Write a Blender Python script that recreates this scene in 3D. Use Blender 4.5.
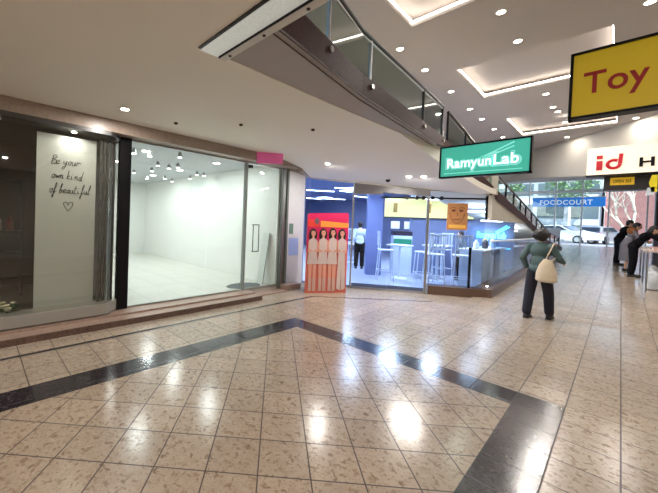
import bpy, bmesh, math, random
from mathutils import Vector, Matrix, Euler
random.seed(7)
S = bpy.context.scene
for o in list(bpy.data.objects): bpy.data.objects.remove(o)
COL = S.collection
pi = math.pi

# ---------------------------------------------------------------- camera
YAW, PIT, ROL = -0.84690781, -0.01919137, 0.03626926
fw = Vector((math.sin(YAW)*math.cos(PIT), math.cos(YAW)*math.cos(PIT), math.sin(PIT)))
rt = Vector((math.cos(YAW), -math.sin(YAW), 0)); up = rt.cross(fw)
rt2 = rt*math.cos(ROL)+up*math.sin(ROL); up2 = -rt*math.sin(ROL)+up*math.cos(ROL)
cam = bpy.data.objects.new('camera', bpy.data.cameras.new('camera')); COL.objects.link(cam)
mw = Matrix((rt2, up2, -fw)).transposed().to_4x4(); mw.translation = (0, 0, 1.6)
cam.matrix_world = mw
cam.data.sensor_fit = 'HORIZONTAL'; cam.data.sensor_width = 36
cam.data.lens = 36*321.562/658
cam.data.shift_x = 71.758/658; cam.data.shift_y = -20.157/658
cam.data.clip_start = 0.02; cam.data.clip_end = 300
S.camera = cam
PPX, PPY, FPX = 329-71.758, 246.5-20.157, 321.562

# ---------------------------------------------------------------- world, sun, exposure
W = bpy.data.worlds.new('daylight'); S.world = W; W.use_nodes = True
wn = W.node_tree; bg = wn.nodes['Background']
sky = wn.nodes.new('ShaderNodeTexSky'); sky.sky_type = 'NISHITA'; sky.sun_disc = False
sky.sun_elevation = math.radians(48); sky.sun_rotation = math.radians(60)
wn.links.new(sky.outputs[0], bg.inputs[0]); bg.inputs[1].default_value = 0.8
sun = bpy.data.objects.new('sun', bpy.data.lights.new('sun', 'SUN')); COL.objects.link(sun)
sun.data.energy = 6.0; sun.data.angle = 0.02; sun.rotation_euler = (math.radians(-48), 0, math.radians(200)); sun.location = (0, 40, 30)
S.view_settings.view_transform = 'Standard'; S.view_settings.look = 'None'
S.view_settings.gamma = 1; S.view_settings.use_curve_mapping = False
S.view_settings.exposure = 0.08
E_DOWN = 30.0      # power of one recessed downlight (W)
E_HIGH = 32.0
E_SHOP = 24.0
E_BLUE = 90.0
E_COVE = 11.0
E_DISP = 3.0

# ---------------------------------------------------------------- materials
def lin(c):
    return tuple(((v/255)/12.92 if v/255 <= .04045 else ((v/255+.055)/1.055)**2.4) for v in c)+(1,)
MATS = {}
def mat(name, c, rough=.5, metal=0, noise=.06, nscale=8, bump=0, emit=None, estr=0, spec=.5, coat=0):
    if name in MATS: return MATS[name]
    m = bpy.data.materials.new(name); m.use_nodes = True; t = m.node_tree; b = t.nodes['Principled BSDF']
    b.inputs['Roughness'].default_value = rough; b.inputs['Metallic'].default_value = metal
    b.inputs['Specular IOR Level'].default_value = spec
    b.inputs['Coat Weight'].default_value = coat
    col = lin(c)
    tc = t.nodes.new('ShaderNodeTexCoord'); nz = t.nodes.new('ShaderNodeTexNoise'); nz.inputs['Scale'].default_value = nscale
    nz.inputs['Detail'].default_value = 4
    t.links.new(tc.outputs['Object'], nz.inputs['Vector'])
    mx = t.nodes.new('ShaderNodeMix'); mx.data_type = 'RGBA'
    mx.inputs[6].default_value = tuple(v*(1-noise) for v in col[:3])+(1,)
    mx.inputs[7].default_value = tuple(min(1, v*(1+noise)) for v in col[:3])+(1,)
    t.links.new(nz.outputs[0], mx.inputs[0]); t.links.new(mx.outputs[2], b.inputs['Base Color'])
    if bump:
        bp = t.nodes.new('ShaderNodeBump'); bp.inputs['Strength'].default_value = bump; bp.inputs['Distance'].default_value = .01
        t.links.new(nz.outputs[0], bp.inputs['Height']); t.links.new(bp.outputs[0], b.inputs['Normal'])
    if emit:
        b.inputs['Emission Color'].default_value = lin(emit); b.inputs['Emission Strength'].default_value = estr
    MATS[name] = m; return m
def glass(name, tint=(243, 247, 246), refl=.02, gr=.02):
    if name in MATS: return MATS[name]
    m = bpy.data.materials.new(name); m.use_nodes = True; t = m.node_tree; t.nodes.clear()
    o = t.nodes.new('ShaderNodeOutputMaterial'); tr = t.nodes.new('ShaderNodeBsdfTransparent'); gl = t.nodes.new('ShaderNodeBsdfGlossy')
    gl.inputs['Roughness'].default_value = gr; tr.inputs[0].default_value = lin(tint)
    fr = t.nodes.new('ShaderNodeFresnel'); ge = t.nodes.new('ShaderNodeNewGeometry'); io = t.nodes.new('ShaderNodeMapRange')
    io.inputs[3].default_value = 1.5; io.inputs[4].default_value = 1/1.5; t.links.new(ge.outputs['Backfacing'], io.inputs[0]); t.links.new(io.outputs[0], fr.inputs[0])
    ad = t.nodes.new('ShaderNodeMath'); ad.operation = 'MULTIPLY_ADD'; ad.inputs[1].default_value = .6; ad.inputs[2].default_value = refl
    ad.use_clamp = True
    mx = t.nodes.new('ShaderNodeMixShader')
    t.links.new(fr.outputs[0], ad.inputs[0]); t.links.new(ad.outputs[0], mx.inputs[0])
    t.links.new(tr.outputs[0], mx.inputs[1]); t.links.new(gl.outputs[0], mx.inputs[2]); t.links.new(mx.outputs[0], o.inputs[0])
    MATS[name] = m; return m
def granite(name, base, dark, light, rough=.2, tile=None, joint=(95, 75, 65), scale=1.0, vary=.08, spec=.5):
    """speckled stone; tile=(angle,u0,v0,size) cuts it into square tiles with thin joints (world position)"""
    m = bpy.data.materials.new(name); m.use_nodes = True; t = m.node_tree; b = t.nodes['Principled BSDF']; N = t.nodes; K = t.links
    b.inputs['Specular IOR Level'].default_value = spec
    geo = N.new('ShaderNodeNewGeometry')
    vo = N.new('ShaderNodeTexVoronoi'); vo.inputs['Scale'].default_value = 52*scale; vo.inputs['Randomness'].default_value = 1
    no = N.new('ShaderNodeTexNoise'); no.inputs['Scale'].default_value = 14*scale; no.inputs['Detail'].default_value = 5; no.inputs['Roughness'].default_value = .7
    n2 = N.new('ShaderNodeTexNoise'); n2.inputs['Scale'].default_value = 55*scale; n2.inputs['Detail'].default_value = 3
    for n in (vo, no, n2): K.new(geo.outputs['Position'], n.inputs['Vector'])
    def rgb(c):
        return lin(c)
    def mix(f, a, bb):
        x = N.new('ShaderNodeMix'); x.data_type = 'RGBA'
        if isinstance(f, float): x.inputs[0].default_value = f
        else: K.new(f, x.inputs[0])
        for i, v in ((6, a), (7, bb)):
            if isinstance(v, tuple): x.inputs[i].default_value = v
            else: K.new(v, x.inputs[i])
        return x.outputs[2]
    def ramp(f, lo, hi):
        r = N.new('ShaderNodeMapRange'); r.inputs[1].default_value = lo; r.inputs[2].default_value = hi; K.new(f, r.inputs[0]); return r.outputs[0]
    c = mix(ramp(no.outputs[0], .35, .68), rgb(base), rgb(light))
    sep = N.new('ShaderNodeSeparateColor'); K.new(vo.outputs['Color'], sep.inputs[0])
    n3 = N.new('ShaderNodeTexNoise'); n3.inputs['Scale'].default_value = 21*scale; n3.inputs['Detail'].default_value = 2; n3.inputs['Distortion'].default_value = .6; K.new(geo.outputs['Position'], n3.inputs['Vector'])
    c = mix(ramp(n3.outputs[0], .56, .72), c, rgb(dark))
    c = mix(ramp(sep.outputs[0], .93, .97), c, mix(.5, rgb(dark), rgb(base)))
    c = mix(ramp(n2.outputs[0], .55, .75), c, mix(.4, rgb(dark), rgb(base)))
    b.inputs['Roughness'].default_value = rough
    if tile:
        ang, u0, v0, s = tile
        mp = N.new('ShaderNodeVectorRotate'); mp.rotation_type = 'Z_AXIS'; mp.inputs['Angle'].default_value = ang
        K.new(geo.outputs['Position'], mp.inputs['Vector'])
        sx = N.new('ShaderNodeSeparateXYZ'); K.new(mp.outputs[0], sx.inputs[0])
        def mth(op, a, bb=None, cc=None):
            x = N.new('ShaderNodeMath'); x.operation = op
            for i, v in enumerate((a, bb, cc)):
                if v is None: continue
                if isinstance(v, (int, float)): x.inputs[i].default_value = v
                else: K.new(v, x.inputs[i])
            return x.outputs[0]
        us = [mth('DIVIDE', mth('SUBTRACT', sx.outputs[i], (u0, v0)[i]), s) for i in (0, 1)]
        fr = [mth('ABSOLUTE', mth('SUBTRACT', mth('FRACT', u), .5)) for u in us]
        mask = mth('GREATER_THAN', mth('MAXIMUM', fr[0], fr[1]), .5-.0045/s)
        fl = [mth('FLOOR', u) for u in us]
        cb = N.new('ShaderNodeCombineXYZ'); K.new(fl[0], cb.inputs[0]); K.new(fl[1], cb.inputs[1])
        wn_ = N.new('ShaderNodeTexWhiteNoise'); K.new(cb.outputs[0], wn_.inputs['Vector'])
        hv = N.new('ShaderNodeHueSaturation'); K.new(c, hv.inputs['Color'])
        K.new(mth('MULTIPLY_ADD', wn_.outputs[0], 2*vary, 1-vary), hv.inputs['Value'])
        c = mix(mask, hv.outputs[0], rgb(joint))
        K.new(mth('MULTIPLY_ADD', mask, .4, mth('MULTIPLY_ADD', no.outputs[0], .10, rough-.05)), b.inputs['Roughness'])
        bp = N.new('ShaderNodeBump'); bp.inputs['Strength'].default_value = .12; bp.inputs['Distance'].default_value = .004
        K.new(mth('SUBTRACT', 1, mask), bp.inputs['Height']); K.new(bp.outputs[0], b.inputs['Normal'])
    K.new(c, b.inputs['Base Color']); MATS[name] = m; return m

# ---------------------------------------------------------------- mesh helpers
WM = {}
def setp(o, label=None, cat=None, group=None, kind=None):
    if label: o['label'] = label
    if cat: o['category'] = cat
    if group: o['group'] = group
    if kind: o['kind'] = kind
    return o
def thing(name, label, cat, loc=(0, 0, 0), rz=0, group=None):
    o = bpy.data.objects.new(name, None); COL.objects.link(o); o.empty_display_size = .1
    o.location = loc; o.rotation_euler = (0, 0, rz); WM[o] = Matrix.Translation(loc) @ Matrix.Rotation(rz, 4, 'Z')
    return setp(o, label, cat, group)
def _link(name, bm, m, parent, smooth, base, local):
    b = bm['bm']
    loc = Vector((0, 0, 0)); M = Matrix()
    if parent is not None:
        M = WM[parent]
        if not local: b.transform(M.inverted())
    elif base and b.verts:
        xs = [v.co for v in b.verts]
        loc = Vector(((min(c.x for c in xs)+max(c.x for c in xs))/2, (min(c.y for c in xs)+max(c.y for c in xs))/2, min(c.z for c in xs)))
        b.transform(Matrix.Translation(-loc))
    me = bpy.data.meshes.new(name); b.to_mesh(me); b.free()
    for x in (m if isinstance(m, (list, tuple)) else [m]): me.materials.append(x)
    if smooth:
        for p in me.polygons: p.use_smooth = True
    o = bpy.data.objects.new(name, me); COL.objects.link(o)
    if parent is not None: o.parent = parent; WM[o] = M
    else: o.location = loc; WM[o] = Matrix.Translation(loc)
    return o
class MB:
    """mesh builder in world coordinates (or local coordinates of a thing)"""
    def __init__(s): s.b = bmesh.new(); s.X = Matrix()
    def _f(s, vs, mi=0):
        try: f = s.b.faces.new(vs); f.material_index = mi; return f
        except ValueError: return None
    def box(s, lo, hi, mi=0, bev=0, M=None):
        X = s.X @ (M or Matrix())
        lo, hi = [min(a, b) for a, b in zip(lo, hi)], [max(a, b) for a, b in zip(lo, hi)]
        vs = [s.b.verts.new(X @ Vector((x, y, z))) for x in (lo[0], hi[0]) for y in (lo[1], hi[1]) for z in (lo[2], hi[2])]
        fs = [s._f([vs[i] for i in q], mi) for q in ((0, 1, 3, 2), (4, 6, 7, 5), (0, 4, 5, 1), (2, 3, 7, 6), (0, 2, 6, 4), (1, 5, 7, 3))]
        if bev:
            es = list({e for f in fs for e in f.edges})
            bmesh.ops.bevel(s.b, geom=es, offset=bev, segments=2, affect='EDGES', profile=.6, material=mi)
        return s
    def bar(s, a, b, w, d=None, mi=0, upv=(0, 0, 1)):
        """rectangular bar from a to b"""
        a, b = Vector(a), Vector(b); z = (b-a); L = z.length; z.normalize(); u = Vector(upv)
        x = u.cross(z)
        if x.length < 1e-3: x = Vector((1, 0, 0)).cross(z)
        x.normalize(); y = z.cross(x); M = Matrix((x, y, z)).transposed().to_4x4(); M.translation = a
        d = d or w
        return s.box((-w/2, -d/2, 0), (w/2, d/2, L), mi, 0, M)
    def tube(s, pts, r, n=10, mi=0, cap=True):
        pts = [s.X @ Vector(p) for p in pts]; rs = r if isinstance(r, (list, tuple)) else [r]*len(pts)
        rings = []; ref = None
        for i, p in enumerate(pts):
            a = pts[max(0, i-1)]; c = pts[min(len(pts)-1, i+1)]; z = (c-a).normalized()
            if ref is None: ref = Vector((0, 0, 1)) if abs(z.z) < .9 else Vector((1, 0, 0))
            x = ref.cross(z); x.normalize(); y = z.cross(x); ref = y
            rings.append([s.b.verts.new(p+(x*math.cos(k*2*pi/n)+y*math.sin(k*2*pi/n))*rs[i]) for k in range(n)])
        for A, B in zip(rings, rings[1:]):
            for k in range(n): s._f([A[k], A[(k+1) % n], B[(k+1) % n], B[k]], mi)
        if cap: s._f(rings[0][::-1], mi); s._f(rings[-1], mi)
        return s
    def lathe(s, prof, c=(0, 0, 0), n=24, mi=0, M=None):
        X = s.X @ Matrix.Translation(c) @ (M or Matrix()); rings = []
        for r, z in prof:
            rings.append([s.b.verts.new(X @ Vector((max(r, 1e-4)*math.cos(k*2*pi/n), max(r, 1e-4)*math.sin(k*2*pi/n), z))) for k in range(n)])
        for A, B in zip(rings, rings[1:]):
            for k in range(n): s._f([A[k], A[(k+1) % n], B[(k+1) % n], B[k]], mi)
        s._f(rings[0][::-1], mi); s._f(rings[-1], mi); return s
    def ell(s, c, r, mi=0, M=None, n=16):
        X = s.X @ Matrix.Translation(c) @ (M or Matrix()) @ Matrix.Diagonal((*(r if isinstance(r, (tuple, list)) else (r, r, r)), 1))
        k = bmesh.ops.create_uvsphere(s.b, u_segments=n, v_segments=max(6, n*2//3), radius=1, matrix=X)
        for v in k['verts']:
            for f in v.link_faces: f.material_index = mi
        return s
    def cap(s, a, b, ra, rb, n=14):
        """tapered capsule"""
        a, b = Vector(a), Vector(b); s.ell(a, ra, n=n); s.ell(b, rb, n=n)
        if (b-a).length > 1e-4: s.tube([a, b], [ra, rb], n)
        return s
    def poly(s, pts, mi=0, thick=0, dirv=None):
        """flat polygon, optionally extruded along dirv"""
        A = [s.b.verts.new(s.X @ Vector(p)) for p in pts]; s._f(A, mi)
        if thick:
            dv = (s.X.to_3x3() @ Vector(dirv)).normalized()*thick
            B = [s.b.verts.new(v.co+dv) for v in A]; s._f(B[::-1], mi)
            for i in range(len(A)): s._f([A[i], A[(i+1) % len(A)], B[(i+1) % len(A)], B[i]], mi)
        return s
    def build(s, name, m, parent=None, smooth=False, base=True, local=False, remesh=0, flat_n=False):
        if not flat_n: bmesh.ops.recalc_face_normals(s.b, faces=s.b.faces)
        if not remesh: return _link(name, {'bm': s.b}, m, parent, smooth, base, local)
        me = bpy.data.meshes.new('tmp'); s.b.to_mesh(me); s.b.free(); o = bpy.data.objects.new('tmp', me); COL.objects.link(o)
        r = o.modifiers.new('r', 'REMESH'); r.mode = 'VOXEL'; r.voxel_size = remesh
        sm = o.modifiers.new('s', 'SMOOTH'); sm.iterations = 3; sm.factor = .5
        dg = bpy.context.evaluated_depsgraph_get(); me2 = bpy.data.meshes.new_from_object(o.evaluated_get(dg))
        bpy.data.objects.remove(o); b2 = bmesh.new(); b2.from_mesh(me2); bpy.data.meshes.remove(me2)
        return _link(name, {'bm': b2}, m, parent, True, base, local)
def fr(o, u, v, w):
    """frame matrix: origin o, x axis u, y axis v, z axis w"""
    M = Matrix((Vector(u).normalized(), Vector(v).normalized(), Vector(w).normalized())).transposed().to_4x4(); M.translation = o; return M
def text(name, body, M, w, h, m, parent, bold=0.0, shear=0.0, depth=.004, spacing=1.0, local=False):
    """lettering whose bounding box is w x h, lower left corner at M's origin, in M's xy plane facing +z of M"""
    cu = bpy.data.curves.new('t', 'FONT'); cu.body = body; cu.size = 1; cu.offset = bold; cu.shear = shear; cu.space_character = spacing
    cu.extrude = .01; cu.resolution_u = 4
    o = bpy.data.objects.new('t', cu); COL.objects.link(o)
    dg = bpy.context.evaluated_depsgraph_get(); me = bpy.data.meshes.new_from_object(o.evaluated_get(dg)); bpy.data.objects.remove(o)
    b = bmesh.new(); b.from_mesh(me)
    x0 = min(v.co.x for v in b.verts); x1 = max(v.co.x for v in b.verts); y0 = min(v.co.y for v in b.verts); y1 = max(v.co.y for v in b.verts)
    for v in b.verts: v.co = Vector(((v.co.x-x0)/(x1-x0)*w, (v.co.y-y0)/(y1-y0)*h, (v.co.z+.01)/.02*depth))
    # one part per letter: islands whose widths overlap belong to the same letter
    left = set(b.verts); isl = []
    while left:
        st = [left.pop()]; g = set(st)
        while st:
            v = st.pop()
            for e in v.link_edges:
                o_ = e.other_vert(v)
                if o_ in left: left.discard(o_); g.add(o_); st.append(o_)
        isl.append([min(v.co.x for v in g), max(v.co.x for v in g), g])
    isl.sort(key=lambda q: q[0]); cl = []
    for a, c, g in isl:
        if cl and name != 'lettering_halo' and a < cl[-1][1]-.4*min(c-a, cl[-1][1]-cl[-1][0]): cl[-1][1] = max(cl[-1][1], c); cl[-1][2] |= g
        elif cl and name == 'lettering_halo': cl[-1][2] |= g
        else: cl.append([a, c, set(g)])
    for v in b.verts: v.index = -1
    for k, (a, c, g) in enumerate(cl):
        for v in g: v.index = k
    outs = []
    for k in range(len(cl)):
        n = bmesh.new(); mp = {}
        for v in b.verts:
            if v.index == k: mp[v] = n.verts.new(M @ v.co)
        for f in b.faces:
            if f.verts[0].index == k:
                try: n.faces.new([mp[v] for v in f.verts])
                except ValueError: pass
        outs.append(_link('letter' if name in ('lettering', 'black_letter') else name, {'bm': n}, m, parent, False, True, local))
    b.free(); return outs[0]
ORD = ['nearest', 'second', 'third', 'fourth', 'fifth', 'sixth', 'seventh', 'eighth', 'ninth', 'tenth', 'eleventh', 'twelfth', 'thirteenth', 'fourteenth']
def arealight(name, parent, loc, size, power, col=(1, 1, 1), sy=None, rot=(0, 0, 0), shape=None):
    L = bpy.data.lights.new(name, 'AREA'); L.energy = power; L.color = col[:3]; L.size = size
    L.shape = shape or ('DISK' if sy is None else 'RECTANGLE')
    if sy: L.size_y = sy
    o = bpy.data.objects.new(name, L); COL.objects.link(o)
    M = Matrix.Translation(loc) @ Euler(rot).to_matrix().to_4x4()
    if parent is not None: o.parent = parent; M = WM[parent].inverted() @ M
    o.matrix_local = M
    o.matrix_basis = M
    return o
def copy_tree(o, loc=None, rz=None, label=None, parent=None):
    c = o.copy(); COL.objects.link(c)
    if parent is not None: c.parent = parent
    else:
        if loc is not None: c.location = loc
        if rz is not None: c.rotation_euler = (0, 0, rz)
        if label: c['label'] = label
        WM[c] = Matrix.Translation(c.location) @ Matrix.Rotation(c.rotation_euler.z, 4, 'Z')
    for ch in [x for x in KIDS.get(o, o.children)]: copy_tree(ch, parent=c)
    return c
KIDS = {}
def RZ(y): return max(0., .036*(y-8)) if y < 29 else .756

# ---------------------------------------------------------------- material set
beige_c = mat('ceiling_paint', (234, 229, 219), .75, noise=.03, nscale=1.5)
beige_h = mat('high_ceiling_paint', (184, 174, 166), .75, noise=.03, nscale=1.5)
grey_c = mat('soffit_shade_grey', (168, 162, 160), .7, noise=.03)  # grey colour stands in for the different light on this soffit panel
cream = mat('cream_wall_paint', (186, 180, 168), .7, noise=.03)
white = mat('white_paint', (232, 232, 228), .5, noise=.02)
header_m = granite('header_stone', (150, 134, 122), (136, 120, 108), (160, 144, 132), .35, scale=1.5)
fascia_m = granite('fascia_granite', (64, 45, 45), (48, 33, 34), (76, 56, 55), .5, scale=1.4, spec=.05)
step_m = granite('step_granite', (150, 126, 112), (122, 98, 86), (166, 142, 128), .28, scale=1.4)
dstep_m = granite('dark_step_granite', (92, 70, 62), (60, 42, 38), (112, 88, 78), .28, scale=1.4)
floor_out = granite('floor_tiles', (158, 142, 124), (126, 104, 86), (171, 156, 140), .2, tile=(0, .06, .41, .335), joint=(62, 48, 42))
floor_in = granite('floor_tiles_diagonal', (154, 136, 117), (120, 97, 79), (167, 150, 132), .2, tile=(pi/4, -1.987, -.064, .3325), joint=(60, 44, 38))
band_m = granite('dark_band_stone', (34, 29, 32), (78, 70, 74), (50, 43, 46), .16, tile=(0, .06, .41, .335), joint=(22, 18, 20), scale=1.2)
steel = mat('brushed_steel', (170, 172, 172), .28, 1, noise=.04)
dsteel = mat('dark_bronze_steel', (60, 56, 54), .3, .9, noise=.04)
black = mat('black_metal', (12, 11, 14), .45, noise=.05, spec=.2)
blackp = mat('black_rail', (30, 26, 24), .3, noise=.05)
glass_m = glass('shop_glass'); glass_d = glass('display_glass', (240, 241, 238), .04); glass_r = glass('railing_glass', (205, 215, 212), .07)
glass_b = glass('restaurant_glass', (230, 238, 248), .01)
lens = mat('lamp_lens', (255, 250, 240), .4, emit=(255, 250, 242), estr=22, noise=0)
lens_soft = mat('cove_light', (255, 250, 245), .4, emit=(255, 246, 236), estr=E_COVE, noise=0)
tube_m = mat('tube_light', (255, 255, 255), .4, emit=(225, 238, 255), estr=9, noise=0)
shoplens = mat('shop_lamp_lens', (255, 255, 255), .4, emit=(255, 255, 255), estr=14, noise=0)
ring_m = mat('white_trim_ring', (225, 220, 210), .4, noise=.02)

# ================================================================ STRUCTURE
def floor():
    m = MB(); q = lambda x0, y0, x1, y1, i: m.poly([(x0, y0, RZ(y0)), (x1, y0, RZ(y0)), (x1, y1, RZ(y1)), (x0, y1, RZ(y1))], i)
    a0, a1 = -3.545, -3.21; c0, c1 = 3.76-.04, 4.05; d0, d1 = -.61, -.275; y_ = -7
    # 0 outer tiles, 1 dark band, 2 diagonal tiles
    q(-13.5, y_, a0, c1, 0); q(a0, y_, a1, c1, 1); q(a1, y_, d0, c0, 2); q(a1, c0, d0, c1, 1); q(d0, y_, d1, c1, 1); q(d1, y_, 4, c1, 0)
    q(-2.2, c1, 4, 8, 0); q(-2.2, 8, 4, 29, 0); q(-16, 17.2, -2.2, 29, 0)
    m.poly([(-16, c1, 0), (-2.2, c1, 0), (-2.2, 17.2, 0), (-16, 17.2, 0)], 0)
    for f in m.b.faces:
        if f.normal.z < 0: f.normal_flip()
    bmesh.ops.remove_doubles(m.b, verts=m.b.verts, dist=1e-4)
    r = m.build('floor', [floor_out, band_m, floor_in], base=False); setp(r, kind='structure')
    for p in r.data.polygons:
        if p.normal.z < 0: p.flip()
floor()
def struct(name, mb, m, **k):
    o = mb.build(name, m, **k); return setp(o, kind='structure')
# black inlay strip along the shop fronts
m = MB().box((-4.38, -7, .0), (-4.325, 5.5, .003)); m.bar((-4.352, 5.5, .0015), (-2.6, 7.35, .0015), .035, .003)
struct('trim_1', m, band_m)
# step in front of the left shops
m = MB().box((-5.27, -7, 0), (-4.95, 4.38, .11), 0).box((-4.95, -7, 0), (-4.74, 4.38, .085), 0)
struct('trim_2', m, step_m)
struct('trim_3', MB().box((-4.74, -7, 0), (-4.722, 4.38, .083)), dstep_m)

# near low ceiling and soffit (z = 3), with the slope towards the restaurant
def zs(y): return 3.0 if y < 4.85 else max(2.38, 3.0-.17*(y-4.85))
m = MB()
m.box((-2.35, -7, 3.0), (4, 1.38, 3.37)); m.box((-13.5, -7, 3.0), (-2.35, 1.62, 3.2))
ys = [1.62, 3, 4.85, 5.8, 6.4, 7.2, 8.0, 8.5, 8.84]
fx = lambda y: max(-5.6, -5.28+(y-6.4)/.7059) if y > 6.35 else -5.6
ex = {1.62: -2.33, 3: -2.33, 4.85: -2.28, 5.8: -2.24, 6.4: -2.2, 7.2: -2.12, 8.0: -2.02, 8.5: -1.93, 8.84: -1.9}
fx_ = {y: min(fx(y), ex[y]-.01) for y in ys}
for a, b in zip(ys, ys[1:]):
    m.poly([(fx_[a], a, zs(a)), (ex[a], a, zs(a)), (ex[b], b, zs(b)), (fx_[b], b, zs(b))])
    m.poly([(ex[a], a, zs(a)), (ex[b], b, zs(b)), (ex[b], b, max(3.05, 0) if b < 6.5 else zs(b)+.12), (ex[a], a, 3.05 if a < 6.5 else zs(a)+.12)])
struct('ceiling', m, beige_c, base=False)
m = MB()
m.poly([(-2.33, 1.62, 3.012), (-1.72, 1.62, 3.012), (-1.95, 3.2, 3.012), (-2.2, 6.4, 3.012), (-2.33, 6.4, 3.012)], thick=.02, dirv=(0, 0, 1))
struct('ceiling.001', m, grey_c, base=False)
# high ceiling with three recessed coffers, 5 m up
coff = [(3.3, 5.58), (7.8, 9.95), (12.3, 14.9)]; CX0, CX1 = -2.5, -.21; ZC = 5.0
m = MB()
q = lambda x0, y0, x1, y1, z=ZC: m.poly([(x0, y0, z), (x1, y0, z), (x1, y1, z), (x0, y1, z)])
q(-7, 1.3, CX0, 19.6); q(CX1, 1.3, 4, 19.6); yy = 1.3
for a, b in coff:
    q(CX0, yy, CX1, a); yy = b
q(CX0, yy, CX1, 19.6)
for a, b in coff:
    q(CX0-.12, a-.12, CX1+.12, b+.12, ZC+.2)
    for p0, p1 in (((CX0, a), (CX1, a)), ((CX1, a), (CX1, b)), ((CX1, b), (CX0, b)), ((CX0, b), (CX0, a))):
        m.poly([(*p0, ZC), (*p1, ZC), (*p1, ZC+.06), (*p0, ZC+.06)])
        m.poly([(*p0, ZC+.06), (*p1, ZC+.06), ((p1[0]+(.12 if p1[0] > -1 else -.12)), p1[1]+(.12 if p1[1] == b else -.12), ZC+.06), ((p0[0]+(.12 if p0[0] > -1 else -.12)), p0[1]+(.12 if p0[1] == b else -.12), ZC+.06)])
m.box((-7, 1.3, ZC+.24), (4, 19.6, ZC+.3))
m.box((-7, 19.6, 5.0), (4, 29, 5.1))
struct('ceiling.002', m, beige_h, base=False)
for i, (a, b) in enumerate(coff):
    t = thing('cove_lighting', 'white light strip glowing round the edge of the %s ceiling coffer' % ('nearest', 'middle', 'farthest')[i], 'light', (CX0, a, ZC+.06), group='coffer light strips')
    for p0, p1 in (((CX0, a), (CX1, a)), ((CX1, a), (CX1, b)), ((CX1, b), (CX0, b)), ((CX0, b), (CX0, a))):
        MB().bar((*p0, ZC+.075), (*p1, ZC+.075), .03, .03).build('light_strip', lens_soft, t)
# slab edge over the near ceiling, opposite walls, back wall
struct('wall_back', MB().box((-13.5, -7.1, 0), (4, -7, 3.2)), cream)
struct('wall_right', MB().box((3.4, -7, 0), (3.5, 29, 5.1)), cream)
struct('wall_near_slab', MB().box((-1.72, 1.30, 3.37), (4, 1.38, 5.0)), cream)
# bulkhead wall in front of the exit
m = MB(); a, b = Vector((-4.3, 19.61, 0)), Vector((3.4, 11.42, 0)); m.X = Matrix()
m.poly([(a.x, a.y, 3.9), (-2.56, 17.76, 3.81), (-.83, 15.92, 3.54), (b.x, b.y, 3.3), (b.x, b.y, 5.05), (a.x, a.y, 5.05)], thick=.3, dirv=(.73, .68, 0))
struct('wall_bulkhead', m, cream)
# upper floor behind the railing
m = MB().box((-7, 1.62, 3.04), (-2.33, 6.4, 3.235)); struct('floor.001', m, cream)
m = MB().box((-4.6, 1.62, 3.235), (-4.5, 19, 5.0)); struct('wall_upper', m, mat('upper_wall', (150, 142, 134), .6))
for i, (y, z0) in enumerate(((5.2, 3.24), (8.6, 3.24), (12.0, 3.24))):
    struct('trim_%d' % (4+i), MB().box((-4.5, y, z0), (-4.3, y+.5, 5.0)), white)
for i, y in enumerate((5.9, 9.3)):
    struct('window_%d' % (20+i), MB().box((-4.5, y, 3.24), (-4.47, y+2.4, 4.6)), mat('dark_window', (60, 66, 66), .15))
# granite fascia of the upper slab and of the descending ramp beside it
FP = [(-1.72, 1.62, 3.0, 3.30, 3.86), (-1.95, 3.2, 3.0, 3.26, 3.74), (-2.2, 6.4, 3.0, 3.24, 3.79), (-2.12, 7.4, 2.70, 2.97, 3.52), (-1.92, 9.1, 2.24, 2.48, 2.84), (-1.92, 12.6, 1.80, 1.98, 2.32), (-1.92, 17.4, 1.0, 1.2, 1.56), (-1.92, 22, .62, .82, 1.22)]
m = MB()
for p, q_ in zip(FP, FP[1:]):
    w = .06
    m.poly([(p[0], p[1], p[2]), (q_[0], q_[1], q_[2]), (q_[0], q_[1], q_[3]), (p[0], p[1], p[3])])
    m.poly([(p[0], p[1], p[3]), (q_[0], q_[1], q_[3]), (q_[0]-w, q_[1], q_[3]), (p[0]-w, p[1], p[3])])
    m.poly([(p[0]-w, p[1], p[2]), (q_[0]-w, q_[1], q_[2]), (q_[0]-w, q_[1], q_[3]), (p[0]-w, p[1], p[3])])
m.poly([(-1.72, 1.62, 3.0), (-1.78, 1.62, 3.0), (-1.78, 1.62, 3.3), (-1.72, 1.62, 3.3)])
struct('trim_10', m, fascia_m, base=False)
m = MB()    # underside and deck of the ramp
for p, q_ in zip(FP[2:], FP[3:]):
    m.poly([(p[0]-.03, p[1], p[2]+.01), (q_[0]-.03, q_[1], q_[2]+.01), (q_[0]-1.2, q_[1], q_[2]+.01), (p[0]-1.2, p[1], p[2]+.01)])
    m.poly([(p[0]-.03, p[1], p[3]-.05), (q_[0]-.03, q_[1], q_[3]-.05), (q_[0]-1.2, q_[1], q_[3]-.05), (p[0]-1.2, p[1], p[3]-.05)])
struct('trim_11', m, cream, base=False)
# cream wall above the restaurant's corridor side
m = MB().poly([(-1.94, 8.75, 1.79), (-1.94, 14.2, 1.79), (-1.94, 12.6, 1.87), (-1.94, 9.1, 2.26), (-1.94, 8.75, 2.40)], thick=.08, dirv=(-1, 0, 0))
struct('wall_restaurant_side', m, cream, base=False)

# header over the shop fronts on the left
struct('wall_left', MB().box((-5.3, -7, 2.82), (-5.0, 5.75, 3.0)), header_m)
m = MB(); m.poly([(-5.0, 5.75, 2.8), (-5.28, 6.4, 2.72), (-5.28, 6.4, 2.98), (-5.0, 5.75, 2.98)], thick=.15, dirv=(-1, -.2, 0)); struct('wall_left_end', m, header_m, base=False)
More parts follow.
